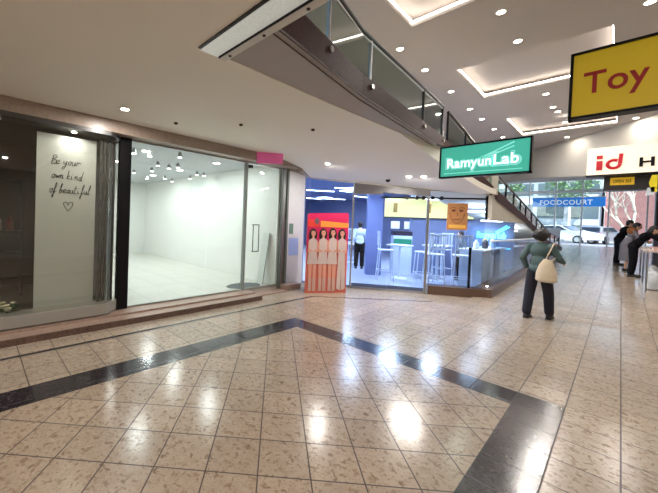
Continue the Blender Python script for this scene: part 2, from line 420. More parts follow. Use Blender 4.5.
# white empty shop: floor, walls, ceiling
wallshop = mat('shop_wall', (232, 233, 229), .45, noise=.02)
shopfl = granite('shop_floor_tile', (205, 204, 196), (190, 188, 180), (214, 212, 205), .3, tile=(0, 0, 0, .6), joint=(170, 170, 164), vary=.02)
struct('floor.002', MB().box((-13, 1.7, .0), (-5.27, 5.3, .10)), shopfl)
struct('wall_shop_right', MB().box((-13, 5.3, 0), (-5.3, 5.42, 2.96)), wallshop)
struct('wall_shop_back', MB().box((-13.1, 1.7, 0), (-13, 5.42, 3.0)), wallshop)
struct('wall_shop_left', MB().box((-13, 1.6, 0), (-5.45, 1.7, 3.0)), wallshop)
struct('ceiling.003', MB().box((-13, 1.7, 2.92), (-5.3, 5.3, 2.99)), mat('shop_ceiling', (190, 194, 198), .6))
# glass front of the empty shop
w1 = setp(MB().box((-5.262, 1.88, .11), (-5.25, 3.35, 2.82)).build('window_1', glass_m), kind='structure')
w2 = setp(MB().box((-5.262, 3.36, .11), (-5.25, 4.25, 2.82)).build('window_2', glass_m), kind='structure')
struct('trim_12', MB().box((-5.29, 1.70, .11), (-5.20, 1.875, 2.82)), black)
struct('trim_13', MB().box((-5.28, 1.88, .11), (-5.23, 4.25, .135)).box((-5.28, 1.88, 2.79), (-5.23, 5.36, 2.82)), steel)
struct('trim_14', MB().box((-5.29, 4.255, .11), (-5.21, 4.30, 2.79)), mat('grey_post', (128, 134, 130), .35))
# door
d = MB().box((-5.258, 4.33, .09), (-5.246, 5.33, 2.77)).build('door_1', glass_m); setp(d, kind='structure')
hm = MB().tube([(-5.20, 4.46, 1.50), (-5.17, 4.46, 1.50), (-5.17, 4.46, .93), (-5.20, 4.46, .93)], .009)
hm.tube([(-5.20, 4.62, 1.50), (-5.17, 4.62, 1.50), (-5.17, 4.62, .93), (-5.20, 4.62, .93)], .009)
hm.tube([(-5.17, 4.46, 1.5), (-5.17, 4.62, 1.5)], .009).tube([(-5.17, 4.46, .93), (-5.17, 4.62, .93)], .009)
hm.build('door_handle', black, d)
MB().box((-5.27, 4.33, .09), (-5.235, 5.33, .14)).build('bottom_rail', steel, d)
MB().box((-5.268, 4.33, 2.70), (-5.236, 4.45, 2.76)).build('patch_fitting', black, d)
struct('trim_15', MB().box((-5.28, 5.345, .02), (-5.22, 5.385, 2.82)).box((-5.28, 5.50, .02), (-5.20, 5.56, 2.85)), mat('green_grey_frame', (92, 98, 92), .35))
struct('trim_16', MB().box((-5.27, 5.39, .02), (-5.23, 5.50, 2.85)), steel)
# white pillar between the shop and the restaurant
struct('wall_pillar', MB().box((-5.45, 5.56, 0), (-5.25, 6.18, 2.80)), mat('pillar_panel', (196, 196, 198), .5))
struct('trim_17', MB().box((-5.24, 5.40, 0), (-5.02, 5.9, .13), bev=.01), step_m)
struct('trim_18', MB().box((-5.27, 4.39, 0), (-4.98, 5.4, .02)), step_m)

# ---------------------------------------------------------------- restaurant shell
A2 = Vector((-5.3, 6.45)); U2 = (Vector((-1.9, 8.85))-A2).normalized(); N2 = Vector((-U2.y, U2.x))
def FM(t, off, z=0): p = A2+U2*t+N2*off; return Vector((p.x, p.y, z))
def fbox(mb, t0, t1, z0, z1, o0, o1, mi=0, bev=0):
    """box in the frame of the restaurant front: t along the front, o depth behind it"""
    M = fr(FM(0, 0), (U2.x, U2.y, 0), (N2.x, N2.y, 0), (0, 0, 1)); return mb.box((t0, o0, z0), (t1, o1, z1), mi, bev, M)
bluew = mat('blue_grey_wall', (122, 134, 172), .55, noise=.04)
bluep = mat('blue_pillar', (118, 130, 180), .5, noise=.03)
rest_fl = mat('restaurant_floor', (190, 196, 214), .25)
struct('floor.003', MB().poly([(-16, 6.46, 0), (-5.25, 6.52, 0), (-2.26, 8.63, 0), (-2.26, 17.1, 0), (-16, 17.1, 0)], thick=.06, dirv=(0, 0, 1)), rest_fl)
struct('ceiling.004', MB().poly([(-16, 6.45, 2.95), (-5.25, 6.5, 2.95), (-3.3, 7.9, 2.95), (-3.3, 17, 2.95), (-16, 17, 2.95)], thick=.05, dirv=(0, 0, 1)), mat('restaurant_ceiling', (88, 104, 150), .6))
m = MB(); fbox(m, 0, 1.06, 2.74, 2.99, .0, .05)
struct('wall_restaurant_left', MB().box((-16, 6.35, 0), (-5.45, 6.45, 3.0)), bluew)
struct('wall_restaurant_far', MB().box((-16.1, 6.35, 0), (-16, 17.1, 3.0)).box((-16, 17, 0), (-3.3, 17.1, 3.0)).box((-3.3, 17, 0), (-2.3, 17.1, .98)), bluew)
m = MB(); fbox(m, 3.05, 4.82, .06, 2.9, 3.05, 3.15); fbox(m, 4.82, 6.0, .06, 1.86, 3.05, 3.15); struct('wall_restaurant_menu', m, bluew)
m = MB(); fbox(m, 1.62, 2.06, .06, 2.9, 2.0, 2.45); struct('wall_column', m, bluep)
# closing panel above the front (follows the sloping soffit)
m = MB()
for t0, t1 in ((0, 1.05), (1.05, 2.8), (2.8, 4.2)):
    p0, p1 = FM(t0, .02), FM(t1, .02)
    z0, z1 = zs(p0.y), zs(p1.y)
    m.poly([(p0.x, p0.y, z0-.01), (p1.x, p1.y, z1-.01), (p1.x, p1.y, 3.0), (p0.x, p0.y, 3.0)], thick=.05, dirv=(N2.x, N2.y, 0))
struct('wall_restaurant_front', m, cream, base=False)
# glass left of the door, door header, posts, door
g = MB(); p0, p1 = FM(0.02, .0), FM(1.05, .0)
g.poly([(p0.x, p0.y, .03), (p1.x, p1.y, .03), (p1.x, p1.y, 2.60), (p0.x, p0.y, 2.71)], thick=.012, dirv=(N2.x, N2.y, 0)); struct('window_3', g, glass_b, base=False)
g = MB(); fbox(g, 1.05, 1.09, 0, 2.58, -.01, .05); fbox(g, 2.75, 2.80, 0, 2.44, -.01, .05); struct('trim_19', g, steel)
g = MB(); fbox(g, 1.09, 1.75, 2.34, 2.52, -.03, .12); struct('trim_20', g, mat('door_header_box', (92, 88, 90), .4))
g = MB(); p0, p1 = FM(1.09, -.02), FM(2.8, -.02)
g.poly([(p0.x, p0.y, 2.42), (p1.x, p1.y, 2.31), (p1.x, p1.y, 2.44), (p0.x, p0.y, 2.61)], thick=.10, dirv=(N2.x, N2.y, 0)); struct('trim_21', g, mat('door_header_box', (92, 88, 90), .4), base=False)
g = MB(); fbox(g, 1.10, 1.92, .13, 2.33, .0, .012); d2 = setp(g.build('door_2', glass_b), kind='structure')
g = MB(); fbox(g, 1.10, 1.92, .05, .13, -.012, .024); g.build('bottom_rail', mat('blue_steel', (96, 112, 150), .35, .6), d2)
g = MB(); fbox(g, 1.93, 2.74, .13, 2.24, .02, .032); d3 = setp(g.build('door_3', glass_b), kind='structure')
g = MB(); fbox(g, 1.93, 2.74, .05, .13, .008, .044); g.build('bottom_rail', MATS['blue_steel'], d3)
# black sliding track bar with hanger wheels
t = thing('sliding_door_track', 'black sliding door track with hanger wheels above restaurant entrance', 'track', FM(1.7, .0, 2.27))
a, b = FM(1.72, .03, 2.27), FM(4.05, .03, 2.27); MB().tube([a, b], .022).build('bar', black, t)
for k in (2.30, 2.52, 2.66, 2.86, 3.05):
    c = FM(k, .0, 2.27); MB().lathe([(.03, -.02), (.045, -.02), (.045, .02), (.03, .02)], c, 14, M=fr((0, 0, 0), (U2.x, U2.y, 0), (0, 0, 1), (U2.y, -U2.x, 0))).build('hanger_wheel', black, t)
# kerb and glass on top of it
g = MB(); fbox(g, 2.84, 4.16, 0, .20, -.02, .35)
g.poly([(-2.25, 8.7, 0), (-1.88, 8.8, 0), (-1.88, 20, RZ(20)), (-2.25, 20, RZ(20)), ], thick=.21, dirv=(0, 0, 1))
struct('trim_22', g, mat('kerb_brown_stone', (94, 72, 60), .35, noise=.15, nscale=30), base=False)
g = MB(); fbox(g, 2.84, 3.98, .2, 2.24, .04, .052); struct('window_4', g, glass_b)
g = MB(); fbox(g, 3.985, 4.03, 1.79, 2.34, .02, .07); fbox(g, 3.70, 3.745, .2, 1.14, .06, .10); struct('trim_23', g, black)
t = thing('glass_barrier', 'glass barrier with steel top rail on the kerb beside the corridor', 'barrier', (-1.95, 8.9, .25))
for i in range(5):
    y0, y1 = 8.95+i*1.35, 8.95+(i+1)*1.35-.04
    MB().poly([(-1.97, y0, RZ(y0)+.21), (-1.97, y1, RZ(y1)+.21), (-1.97, y1, 1.29), (-1.97, y0, 1.29)], thick=.012, dirv=(1, 0, 0)).build('glass_panel', glass_b, t)
MB().tube([(-1.964, 8.9, 1.31), (-1.964, 15.7, 1.31)], .022).build('top_rail', mat('white_rail', (225, 228, 232), .3), t)

# ---------------------------------------------------------------- display window bay on the far left
struct('floor.004', MB().box((-7.5, -7, .11), (-5.05, 1.55, .22)), mat('display_floor', (120, 112, 104), .35))
sill = MB(); sill.poly([(-5.0, -7, .13), (-5.0, 1.50, .13), (-5.22, 1.72, .13), (-5.3, 1.72, .13), (-5.3, -7, .13)], thick=.15, dirv=(0, 0, 1)); struct('trim_24', sill, mat('display_sill', (150, 146, 138), .3, noise=.03))
sill = MB(); sill.poly([(-5.0, -7, 2.76), (-5.0, 1.50, 2.76), (-5.22, 1.72, 2.76), (-5.3, 1.72, 2.76), (-5.3, -7, 2.76)], thick=.06, dirv=(0, 0, 1)); struct('trim_25', sill, mat('dark_frame', (64, 62, 60), .35))
w = MB(); w.box((-5.045, -7, .28), (-5.033, -.03, 2.76)); struct('window_5', w, glass_d)
w = MB(); w.box((-5.045, -.02, .28), (-5.033, 1.48, 2.76)); struct('window_6', w, glass_d)
w = MB(); w.poly([(-5.035, 1.49, .28), (-5.235, 1.69, .28), (-5.235, 1.69, 2.76), (-5.035, 1.49, 2.76)], thick=.012, dirv=(-.7, -.7, 0)); struct('window_7', w, glass_d, base=False)
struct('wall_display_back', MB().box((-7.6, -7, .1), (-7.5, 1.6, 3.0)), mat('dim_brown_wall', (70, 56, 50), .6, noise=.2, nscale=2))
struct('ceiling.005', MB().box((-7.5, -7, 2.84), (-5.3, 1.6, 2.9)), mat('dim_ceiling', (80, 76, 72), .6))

# ================================================================ THINGS
def P(px, py, ax, v):
    """point of the place seen at photo coordinates (px, py) on the plane x/y/z = v"""
    d = rt2*((px-PPX)/FPX)+up2*(-(py-PPY)/FPX)+fw; o = Vector((0, 0, 1.6)); i = 'xyz'.index(ax)
    return o+d*((v-o[i])/d[i])
EX, EY, EZ = Vector((1, 0, 0)), Vector((0, 1, 0)), Vector((0, 0, 1))
def FY(x, y, z): return fr((x, y, z), EX, EZ, -EY)     # faces -y (towards the viewer along the corridor)
def FX(x, y, z): return fr((x, y, z), EY, EZ, EX)      # faces +x

# ---- recessed ceiling lights
def downlight(name, label, group, p, power, r=.055, lm=lens, col=(1, .95, .89)):
    t = thing(name, label, 'light', p, group=group); x, y, z = p
    MB().lathe([(r*1.25, -.004), (r*1.3, 0), (r*1.0, .004), (r*1.0, -.006)], p, 20).build('trim_ring', ring_m, t)
    MB().lathe([(r*.92, -.006), (r*.92, -.003)], p, 20).build('lens', lm, t)
    if power: arealight('lamp', t, (x, y, z-.015), r*1.8, power, col)
    return t
# ---- handwriting on the white display panel
GL = {  # simple cursive strokes: x, y (x-height 1)
 'B': [[(.1, 0), (.15, 2.1)], [(0, 2), (.7, 2.2), (.9, 1.7), (.3, 1.15), (1, .9), (.9, .1), (.0, 0)]],
 'e': [[(0, .35), (.6, .6), (.45, 1), (.1, .7), (.2, .05), (.9, .2)]],
 'y': [[(0, .9), (.15, .2), (.5, .3), (.7, .95)], [(.7, .95), (.55, -.6), (.2, -1.2), (.0, -.8), (.9, .1)]],
 'o': [[(.5, 1), (.1, .7), (.2, .05), (.6, .1), (.7, .8), (.4, 1), (.95, .8)]],
 'u': [[(0, .9), (.1, .1), (.5, .1), (.65, .95), (.7, .1), (.95, .2)]],
 'r': [[(0, .1), (.15, 1), (.3, .8), (.6, 1), (.9, .75)]],
 'w': [[(0, .9), (.15, .1), (.45, .7), (.6, .1), (.9, .95)]],
 'n': [[(0, 1), (.1, 0)], [(.08, .4), (.35, 1), (.55, .8), (.6, .1), (.9, .2)]],
 'k': [[(.1, 0), (.25, 2.3)], [(.7, 1), (.15, .45), (.85, 0)]],
 'i': [[(.1, .9), (.15, .1), (.5, .2)], [(.25, 1.4), (.3, 1.5)]],
 'd': [[(.6, .9), (.1, .7), (.15, .05), (.55, .2), (.85, 2.4)], [(.85, 2.4), (.65, .2), (.95, .1)]],
 'f': [[(.0, .1), (.6, 1.6), (.55, 2.4), (.3, 1.8), (.15, -1.1), (-.1, -.6), (.8, .5)]],
 'b': [[(.1, .4), (.5, 2.2), (.25, 2.0), (.1, .1), (.6, .1), (.6, .8), (.25, .6), (.95, .8)]],
 'a': [[(.6, .9), (.1, .7), (.15, .05), (.55, .3), (.65, .95), (.7, .1), (.95, .2)]],
 't': [[(.3, 2), (.15, .1), (.7, .2)], [(0, 1.3), (.7, 1.45)]],
 'l': [[(.0, .1), (.5, 1.8), (.35, 2.4), (.15, .9), (.3, .05), (.7, .2)]]}
def crom(pts, k=5):
    p = [pts[0]]+list(pts)+[pts[-1]]; out = []
    for i in range(1, len(p)-2):
        for j in range(k):
            t = j/k; out.append(tuple(.5*((2*p[i][c])+(-p[i-1][c]+p[i+1][c])*t+(2*p[i-1][c]-5*p[i][c]+4*p[i+1][c]-p[i+2][c])*t*t+(-p[i-1][c]+3*p[i][c]-3*p[i+1][c]+p[i+2][c])*t**3) for c in (0, 1)))
    return out+[pts[-1]]
pan = thing('freestanding_screen', 'tall white screen with black handwriting standing in the dark display window', 'screen', (-5.31, 1.0, .22))
MB().box((-5.33, .635, .22), (-5.30, 1.385, 2.70)).build('board', mat('panel_white', (205, 206, 200), .55, noise=.02), pan)
wr = MB()
def hand(s, x, z, xh, lw, slope=.1, r=.0045):
    for ch in s:
        if ch == ' ': x += lw*.6; continue
        for st in GL[ch]:
            pts = [(-5.296, x+(a*.95+b*.18)*lw, z+b*xh+slope*(a*lw)) for a, b in crom(st)]
            wr.tube(pts, r, 5)
        x += lw*.95; z += slope*lw*.9
    return x
def pz(px, py): p = P(px, py, 'x', -5.3); return p.y, p.z
y, z = pz(52, 163); hand('Be your', y-.01, z, .055, .058, -.02)
y, z = pz(52, 176); hand('own kind', y-.01, z-.02, .055, .054, -.03)
y, z = pz(50, 190); hand('of beautiful', y-.01, z-.03, .058, .048, .0)
y, z = pz(68, 211)
for sgn in (-1, 1):
    wr.tube([(-5.296, y+a*sgn, z+b) for a, b in crom([(0, 0), (.05, .07), (.055, .12), (.02, .125), (0, .085)])], .004, 5)
wr.build('handwriting', mat('black_ink', (22, 20, 20), .5), pan)
cur = thing('slatted_curtain', 'dark vertical slatted curtain beside the white panel in display window', 'curtain', (-5.2, 1.45, .25))
for k in range(5):
    MB().box((-5.20-.012*k, 1.41+.05*k, .25), (-5.19-.012*k, 1.445+.05*k, 2.72)).build('slat', mat('dark_slat', (74, 70, 66), .6), cur)
MB().box((-5.27, 1.40, 2.70), (-5.17, 1.66, 2.73)).build('head_rail', dsteel, cur)
for i, y in enumerate((.2, 1.05)):
    downlight('downlight', 'small added fill lamp inside the display window ceiling, %s one' % ('left', 'right')[i], 'added display window lamps', (-5.17, y, 2.75), E_DISP, .035, lens, (1, 1, .95))  # lamps added to brighten the dark display window
# dim goods behind the display glass
sh = thing('clothes_rack', 'dark wooden rack with red and white goods inside the dim shop', 'rack', (-6.6, .35, .22))
for z in (.9, 1.25, 2.1): MB().box((-6.9, -.8, z), (-6.5, .62, z+.03)).build('shelf', mat('dark_wood', (46, 34, 30), .5), sh)
for y in (-.8, .6): MB().box((-6.9, y, .22), (-6.86, y+.03, 2.13)).box((-6.54, y, .22), (-6.5, y+.03, 2.13)).build('upright', mat('dark_wood', (46, 34, 30), .5), sh)
cols = [(150, 50, 44), (170, 160, 150), (120, 64, 50), (60, 50, 52), (150, 130, 110)]
for k in range(8):
    y = -.6+k*.15; c = k % 5
    MB().lathe([(.03, 0), (.045, .01), (.045, .16), (.02, .2), (.02, .24)], (-6.6, y, 1.282), 12).build('jar', mat('jar_%s' % ('red', 'pale', 'rust', 'dark', 'tan')[c], cols[c], .3), None)
    o = COL.objects[-1]; setp(o, '%s jar standing on the middle shelf of the dim rack, %s from the left' % (('red', 'pale', 'rust', 'dark', 'tan')[c], ORD[k] if k else 'first'), 'jar', 'jars on the dim rack')
vs = thing('flower_bunch', 'bunch of pale flowers and green leaves lying on the display window floor', 'flowers', (-5.35, .36, .28))
fl = MB(); lf = MB()
for k in range(16):
    a = random.uniform(0, 2*pi); r = random.uniform(.0, .13); c = (-5.3+r*math.cos(a)*.7, .33+r*math.sin(a), .30+random.uniform(.0, .1))
    for j in range(5): fl.ell((c[0]+.018*math.cos(j*1.256), c[1]+.018*math.sin(j*1.256), c[2]), (.017, .017, .010), n=8)
for k in range(22):
    a = random.uniform(0, 2*pi); c = Vector((-5.3, .36, .29)); e = c+Vector((math.cos(a)*.13, math.sin(a)*.19, random.uniform(-.03, .09)))
    sd = Vector((-math.sin(a), math.cos(a), 0))*.02
    lf.poly([c, (c+e)/2+sd, e, (c+e)/2-sd], thick=.002, dirv=(0, 0, 1))
fl.build('petals', mat('pale_petals', (214, 206, 178), .6), vs); lf.build('leaves', mat('leaf_green', (84, 104, 60), .6), vs)

sofl = [((-4.38, 1.48, 3.0), 'in the low ceiling before the display window'), ((-4.69, 6.30, zs(6.3)), 'in the sloping soffit by the white pillar'),
        ((-3.66, 8.1, 2.43), 'left one of the pair above the restaurant door'), ((-3.42, 8.25, 2.41), 'right one of the pair above the restaurant door')]
for i, (px, py) in enumerate([(125, 109), (328, 164), (409, 177), (424, 177)]):
    # follow the soffit surface
    z = 3.0
    for _ in range(30):
        q_ = P(px, py, 'z', z); z = .5*z+.5*(zs(q_.y)-.004)
    downlight('downlight', 'small round white downlight '+sofl[i][1], 'downlights in the low ceiling', tuple(P(px, py, 'z', z)), E_DOWN)
bk = [(-3.4, -1.8), (-1.2, -1.2), (1.0, -1.0), (-3.6, -4.2), (-.8, -4.2), (1.8, -4.0), (.6, .6)]  # unseen downlights added behind the camera to light the near hall
for i, (x, y) in enumerate(bk):
    downlight('downlight', 'unseen added downlight behind the viewer, %s of the near ceiling row' % ORD[i], 'downlights in the low ceiling', (x, y, 3.0), E_DOWN)
for i, (px, py) in enumerate([(400, 49), (425, 70), (451, 91.5), (470, 109), (482, 119), (494, 129), (503, 137)]):
    p = P(px, py, 'z', ZC); downlight('downlight', 'round downlight in the high ceiling row along the railing, %s from the viewer' % ORD[i], 'downlights along the railing', tuple(p), E_HIGH, .06)
    if i < 5: pass
for i, (px, py) in enumerate([(501, 12), (518, 41), (546, 94), (553, 107), (558, 111.5), (565, 122), (567, 137)]):
    p = P(px, py, 'z', ZC-.001); downlight('downlight', 'round downlight between the ceiling coffers, %s from the viewer' % ORD[i], 'downlights between the coffers', tuple(p), E_HIGH*(1 if i < 5 else .4), .06)
for i, (px, py) in enumerate([(650, 2), (640, 108), (636, 118)]):
    p = P(px, py, 'z', ZC-.001); downlight('downlight', 'round downlight right of the coffers, %s from the viewer' % ORD[i], 'downlights right of the coffers', tuple(p), E_HIGH*.5, .06)
for i, y in enumerate((3.2, 7.6, 11.2)):  # invented lamps out of view, added to light the corridor
    downlight('downlight', 'unseen added downlight over the right side of the corridor, %s from viewer' % ORD[i], 'added lamps over the right side', (2.0, y, ZC), E_HIGH, .06)
# dark round detectors on the low ceiling
for i, (px, py) in enumerate([(176, 122.5), (241, 124), (313, 129)]):
    p = P(px, py, 'z', 3.0)
    t = thing('smoke_detector', 'small dark detector on the low ceiling, %s from the left' % ('first', 'second', 'third')[i], 'detector', p, group='ceiling detectors')
    MB().lathe([(.016, -.03), (.028, -.022), (.03, -.008), (.02, 0)], p, 16).build('housing', mat('detector_dark', (40, 34, 32), .5), t)
p = P(388, 179, 'z', 2.55)
t = thing('security_camera', 'dark dome camera on the soffit above the restaurant door', 'camera', p)
MB().lathe([(.01, -.07), (.04, -.05), (.05, -.02), (.05, 0)], p, 18).build('dome', mat('dome_dark', (28, 26, 28), .15), t)
MB().lathe([(.06, -.015), (.065, 0)], p, 18).build('mount', ring_m, t)

# ---- perforated bright ceiling strip at the edge of the low ceiling
t = thing('ceiling_grille', 'bright perforated metal strip set in the low ceiling edge near the opening', 'grille', (-1.0, 1.5, 2.99))
MB().box((-2.35, 1.385, 2.985), (3.9, 1.56, 3.0)).build('panel', None or mat('perforated_white', (190, 194, 188), .35, noise=.25, nscale=60, emit=(240, 242, 235), estr=.28), t)  # weak glow added because the downward face catches little light
MB().box((-2.33, 1.555, 2.965), (3.9, 1.62, 3.0)).build('edge_rail', mat('rail_white', (206, 204, 196), .4), t)
MB().box((-2.33, 1.549, 2.968), (3.9, 1.555, 2.99)).build('slot', black, t)
for k in range(6):
    MB().lathe([(.012, -.006), (.014, 0)], (-2.22+k*.42, 1.59, 2.965), 10).build('screw', dsteel, t)
struct('trim_26', MB().box((-2.35, 1.36, 2.992), (4, 1.385, 3.01)), dsteel)

# ---- glass railings
def frail(y):
    for a, b in zip(FP, FP[1:]):
        if a[1] <= y <= b[1]:
            f = (y-a[1])/(b[1]-a[1]); return [a[i]+(b[i]-a[i])*f for i in range(5)]
    return list(FP[-1])
t = thing('glass_railing', 'glass railing with black handrail on the brown fascia of upper floor', 'railing', (-1.95, 1.62, 3.3))
py_ = [1.0, 2.45, 3.42, 5.3, 6.4]; FPx = {1.0: (-1.68, 3.3, 3.9)}
def rp(y): f = frail(max(1.62, y)); return f
pts = [(rp(y)[0]-.03, y, rp(y)[4]) for y in (1.62, 2.2, 3.2, 4.3, 5.3, 6.4)]
MB().tube(pts, .026).build('handrail', blackp, t)
MB().tube([(a, b, c-.045) for a, b, c in pts], .012).build('under_rail', steel, t)
for y in (2.45, 3.42, 5.3, 6.35):
    f = rp(y); p = MB().tube([(f[0]-.03, y, f[3]-.09), (f[0]-.03, y, f[4]-.03)], .020)
    o = p.build('post', steel if y < 4 else dsteel, t)
    MB().lathe([(.03, -.01), (.03, .02)], (f[0]+.002, y, f[3]-.08), 12, M=Euler((0, pi/2, 0)).to_matrix().to_4x4()).build('fixing', steel, o)
edges = [1.65, 2.45, 3.42, 5.3, 6.35]
for a, b in zip(edges, edges[1:]):
    fa, fb = rp(a), rp(b); a2, b2 = a+.02, b-.02
    MB().poly([(fa[0]-.03, a2, fa[3]-.04), (fb[0]-.03, b2, fb[3]-.04), (fb[0]-.03, b2, fb[4]-.05), (fa[0]-.03, a2, fa[4]-.05)], thick=.01, dirv=(-1, 0, 0)).build('glass_panel', glass_r, t)
t = thing('ramp_railing', 'railing of thin black posts descending along the ramp towards the exit', 'railing', (-1.95, 6.5, 2.9))
ys = [6.6, 7.4, 8.2, 9.1, 10.0, 10.9, 11.8, 12.6, 13.6, 14.6, 15.7, 16.8, 18, 19.4, 21]
MB().tube([(rp(y)[0]-.03, y, rp(y)[4]) for y in ys], .028).build('handrail', blackp, t)
for y in ys:
    f = rp(y); MB().tube([(f[0]-.03, y, f[3]-.03), (f[0]-.03, y, f[4])], .02, 8).build('post', black, t)
for a, b in zip(ys, ys[1:]):
    fa, fb = rp(a), rp(b)
    MB().poly([(fa[0]-.03, a+.03, fa[3]), (fb[0]-.03, b-.03, fb[3]), (fb[0]-.03, b-.03, fb[4]-.06), (fa[0]-.03, a+.03, fa[4]-.06)], thick=.01, dirv=(-1, 0, 0)).build('glass_panel', glass_r, t)
# ---- hanging signs
def hsign(name, label, x0, x1, z0, z1, y, face, frame, depth=.09, fw_=.022):
    t = thing(name, label, 'sign', ((x0+x1)/2, y, z0))
    m = MB(); m.box((x0, y-.012, z0), (x1, y+depth, z0+fw_)).box((x0, y-.012, z1-fw_), (x1, y+depth, z1)).box((x0, y-.012, z0), (x0+fw_, y+depth, z1)).box((x1-fw_, y-.012, z0), (x1, y+depth, z1))
    m.build('frame', frame, t); MB().box((x0+.01, y, z0+.01), (x1-.01, y+depth-.01, z1-.01)).build('face', face, t); return t
teal = mat('teal_lightbox', (64, 176, 154), .4, emit=(72, 186, 164), estr=.6, noise=.04, nscale=3)
x0, x1, z0, z1, y = -1.935, -.815, 2.36, 2.845, 5.5
rl = hsign('hanging_sign', 'green lit hanging sign reading Ramyun Lab in pale rounded letters', x0, x1, z0, z1, y, teal, black)
cy1 = mat('sign_outline', (150, 236, 228), .4, emit=(150, 236, 226), estr=.6); cy2 = mat('sign_letter', (40, 160, 150), .4, emit=(60, 190, 190), estr=.4)
cy3 = mat('sign_letter_white', (225, 250, 250), .4, emit=(235, 255, 255), estr=1.15)
for word, xa, w_, zb, h_ in (('Ramyun', .115, .565, .10, .185), ('Lab', .705, .285, .142, .15)):
    text('lettering_halo', word, FY(x0+xa-.025, y-.003, z0+zb-.025), w_+.05, h_+.05, cy1, rl, bold=.05, depth=.003)
    text('lettering_outline', word, FY(x0+xa-.01, y-.007, z0+zb-.01), w_+.02, h_+.02, cy2, rl, bold=.03, depth=.003, spacing=1.03)
    text('lettering', word, FY(x0+xa, y-.011, z0+zb), w_, h_, cy3, rl, bold=.018, depth=.003, spacing=1.05)
ch = MB()
for k in range(2): ch.bar((x0+.60+.03*k, y-.006, z0+.285-.02*k), (x0+.93, y-.006, z0+.435-.055*k), .013, .006, upv=(0, 1, 0))
for k in range(3): ch.bar((x0+.52+.05*k, y-.005, z0+.26), (x0+.70+.03*k, y-.005, z0+.33), .006, .004, upv=(0, 1, 0))
ch.build('chopsticks', cy1, rl)
MB().bar((x0+.07, y-.004, z0+.066), (x0+1.03, y-.004, z0+.066), .008, .004, upv=(0, 1, 0)).build('underline', cy1, rl)
for z in (0, .2): MB().tube([(x0+.12+z, y+.085, z1-.06), (-2.19, y+.55+z, 3.04)], .012, 8).build('bracket', dsteel, rl)
yel = mat('yellow_sign_face', (196, 164, 26), .45, noise=.03, emit=(200, 168, 30), estr=.25); redl = mat('red_lettering', (168, 30, 26), .45)
ty = hsign('hanging_sign', 'yellow hanging sign with black frame reading Toy in red', -.312, .80, 2.475, 2.985, 3.5, yel, black, .10, .018)
text('lettering', 'Toy', FY(-.235, 3.497, 2.60), .325, .215, redl, ty, bold=.012, depth=.004, spacing=1.02)
m = MB()
for x in (.25, .70): m.tube([(x, 3.55, 2.98), (x, 3.55, 5.0)], .01)
m.build('hanger_rod', dsteel, ty)
# cream fascia sign with red id and black H, on the right
wf = mat('cream_lightbox', (238, 228, 208), .4, emit=(250, 238, 214), estr=.55, noise=.02)
ids = thing('fascia_sign', 'cream lit shop sign with red id and black H above right corridor', 'sign', (0, 12.1, 3.08))
MB().box((-.66, 12.0, 3.08), (2.4, 12.3, 3.77)).build('lightbox', wf, ids)
MB().box((-.67, 12.0, 3.05), (2.4, 12.32, 3.08)).build('lower_edge', black, ids)
def idl():
    m = MB(); X = FY(0, 11.998, 0)
    # i
    a = P(597.5, 170, 'y', 12); s = .068
    x = -.49
    m.box((x, 11.975, 3.19), (x+.11, 11.998, 3.43)); m.box((x+.0, 11.975, 3.475), (x+.11, 11.998, 3.565))
    # d: open rounded bowl and stem
    cx, cz, r = -.19, 3.325, .105
    m.tube([(cx+r*math.cos(q_), 11.986, cz+r*.95*math.sin(q_)) for q_ in [math.radians(d_) for d_ in range(55, 365, 15)]], .036, 8)
    m.bar((cx+r, 11.986, cz), (cx+r+.015, 11.986, 3.575), .07, .025, upv=(0, 1, 0))
    return m
idl().build('red_letters', mat('id_red', (186, 20, 40), .4, emit=(200, 20, 44), estr=.25), ids)
text('black_letter', 'H', FY(.225, 11.997, 3.22), .235, .22, black, ids, bold=.03, depth=.02)
dk = thing('dark_sign_panel', 'dark panel with small yellow sign hanging under the cream sign', 'sign', (.1, 12.4, 2.65))
MB().box((-.35, 12.34, 2.70), (1.6, 12.40, 3.05)).build('panel', mat('dark_panel', (50, 42, 40), .4), dk)
ys_ = MB().box((-.24, 12.32, 2.83), (.17, 12.34, 3.02)).build('yellow_plate', mat('yellow_plate', (226, 178, 30), .4, emit=(230, 180, 30), estr=.3), dk)
text('lettering', 'OPEN 365', FY(-.19, 12.319, 2.885), .31, .08, black, ys_, bold=.01, depth=.003)
pn = thing('hanging_banner', 'yellow and white teardrop banner hanging below the cream sign', 'banner', (.42, 12.0, 2.5))
m = MB(); m.poly([(.34, 11.95, 2.52), (.47, 11.95, 2.52), (.485, 11.95, 2.72), (.37, 11.95, 2.70)], thick=.015, dirv=(0, 1, 0)); m.build('white_part', mat('banner_white', (222, 230, 238), .6), pn)
m = MB(); m.poly([(.43, 11.95, 2.60), (.515, 11.95, 2.60), (.515, 11.95, 3.0), (.43, 11.95, 3.0), (.39, 11.95, 2.82)], thick=.02, dirv=(0, 1, 0)); m.build('yellow_part', mat('banner_yellow', (240, 220, 30), .5), pn)
MB().tube([(.46, 11.96, 3.0), (.46, 11.96, 3.06)], .008).build('hook', black, pn)
# pink blade sign over the shop door
pk = thing('pink_sign', 'blank pink sign sticking out of the header above shop door', 'sign', (-4.95, 4.9, 2.8))
pA, pB, pC, pD = P(257.5, 163, 'x', -4.97), P(257.5, 152.5, 'x', -4.97), None, None
pink = mat('pink_sign_face', (214, 104, 160), .45, emit=(226, 96, 160), estr=.15)
u = Vector((.55, .85, 0)).normalized(); h0 = Vector((-4.98, 4.12, 2.80))
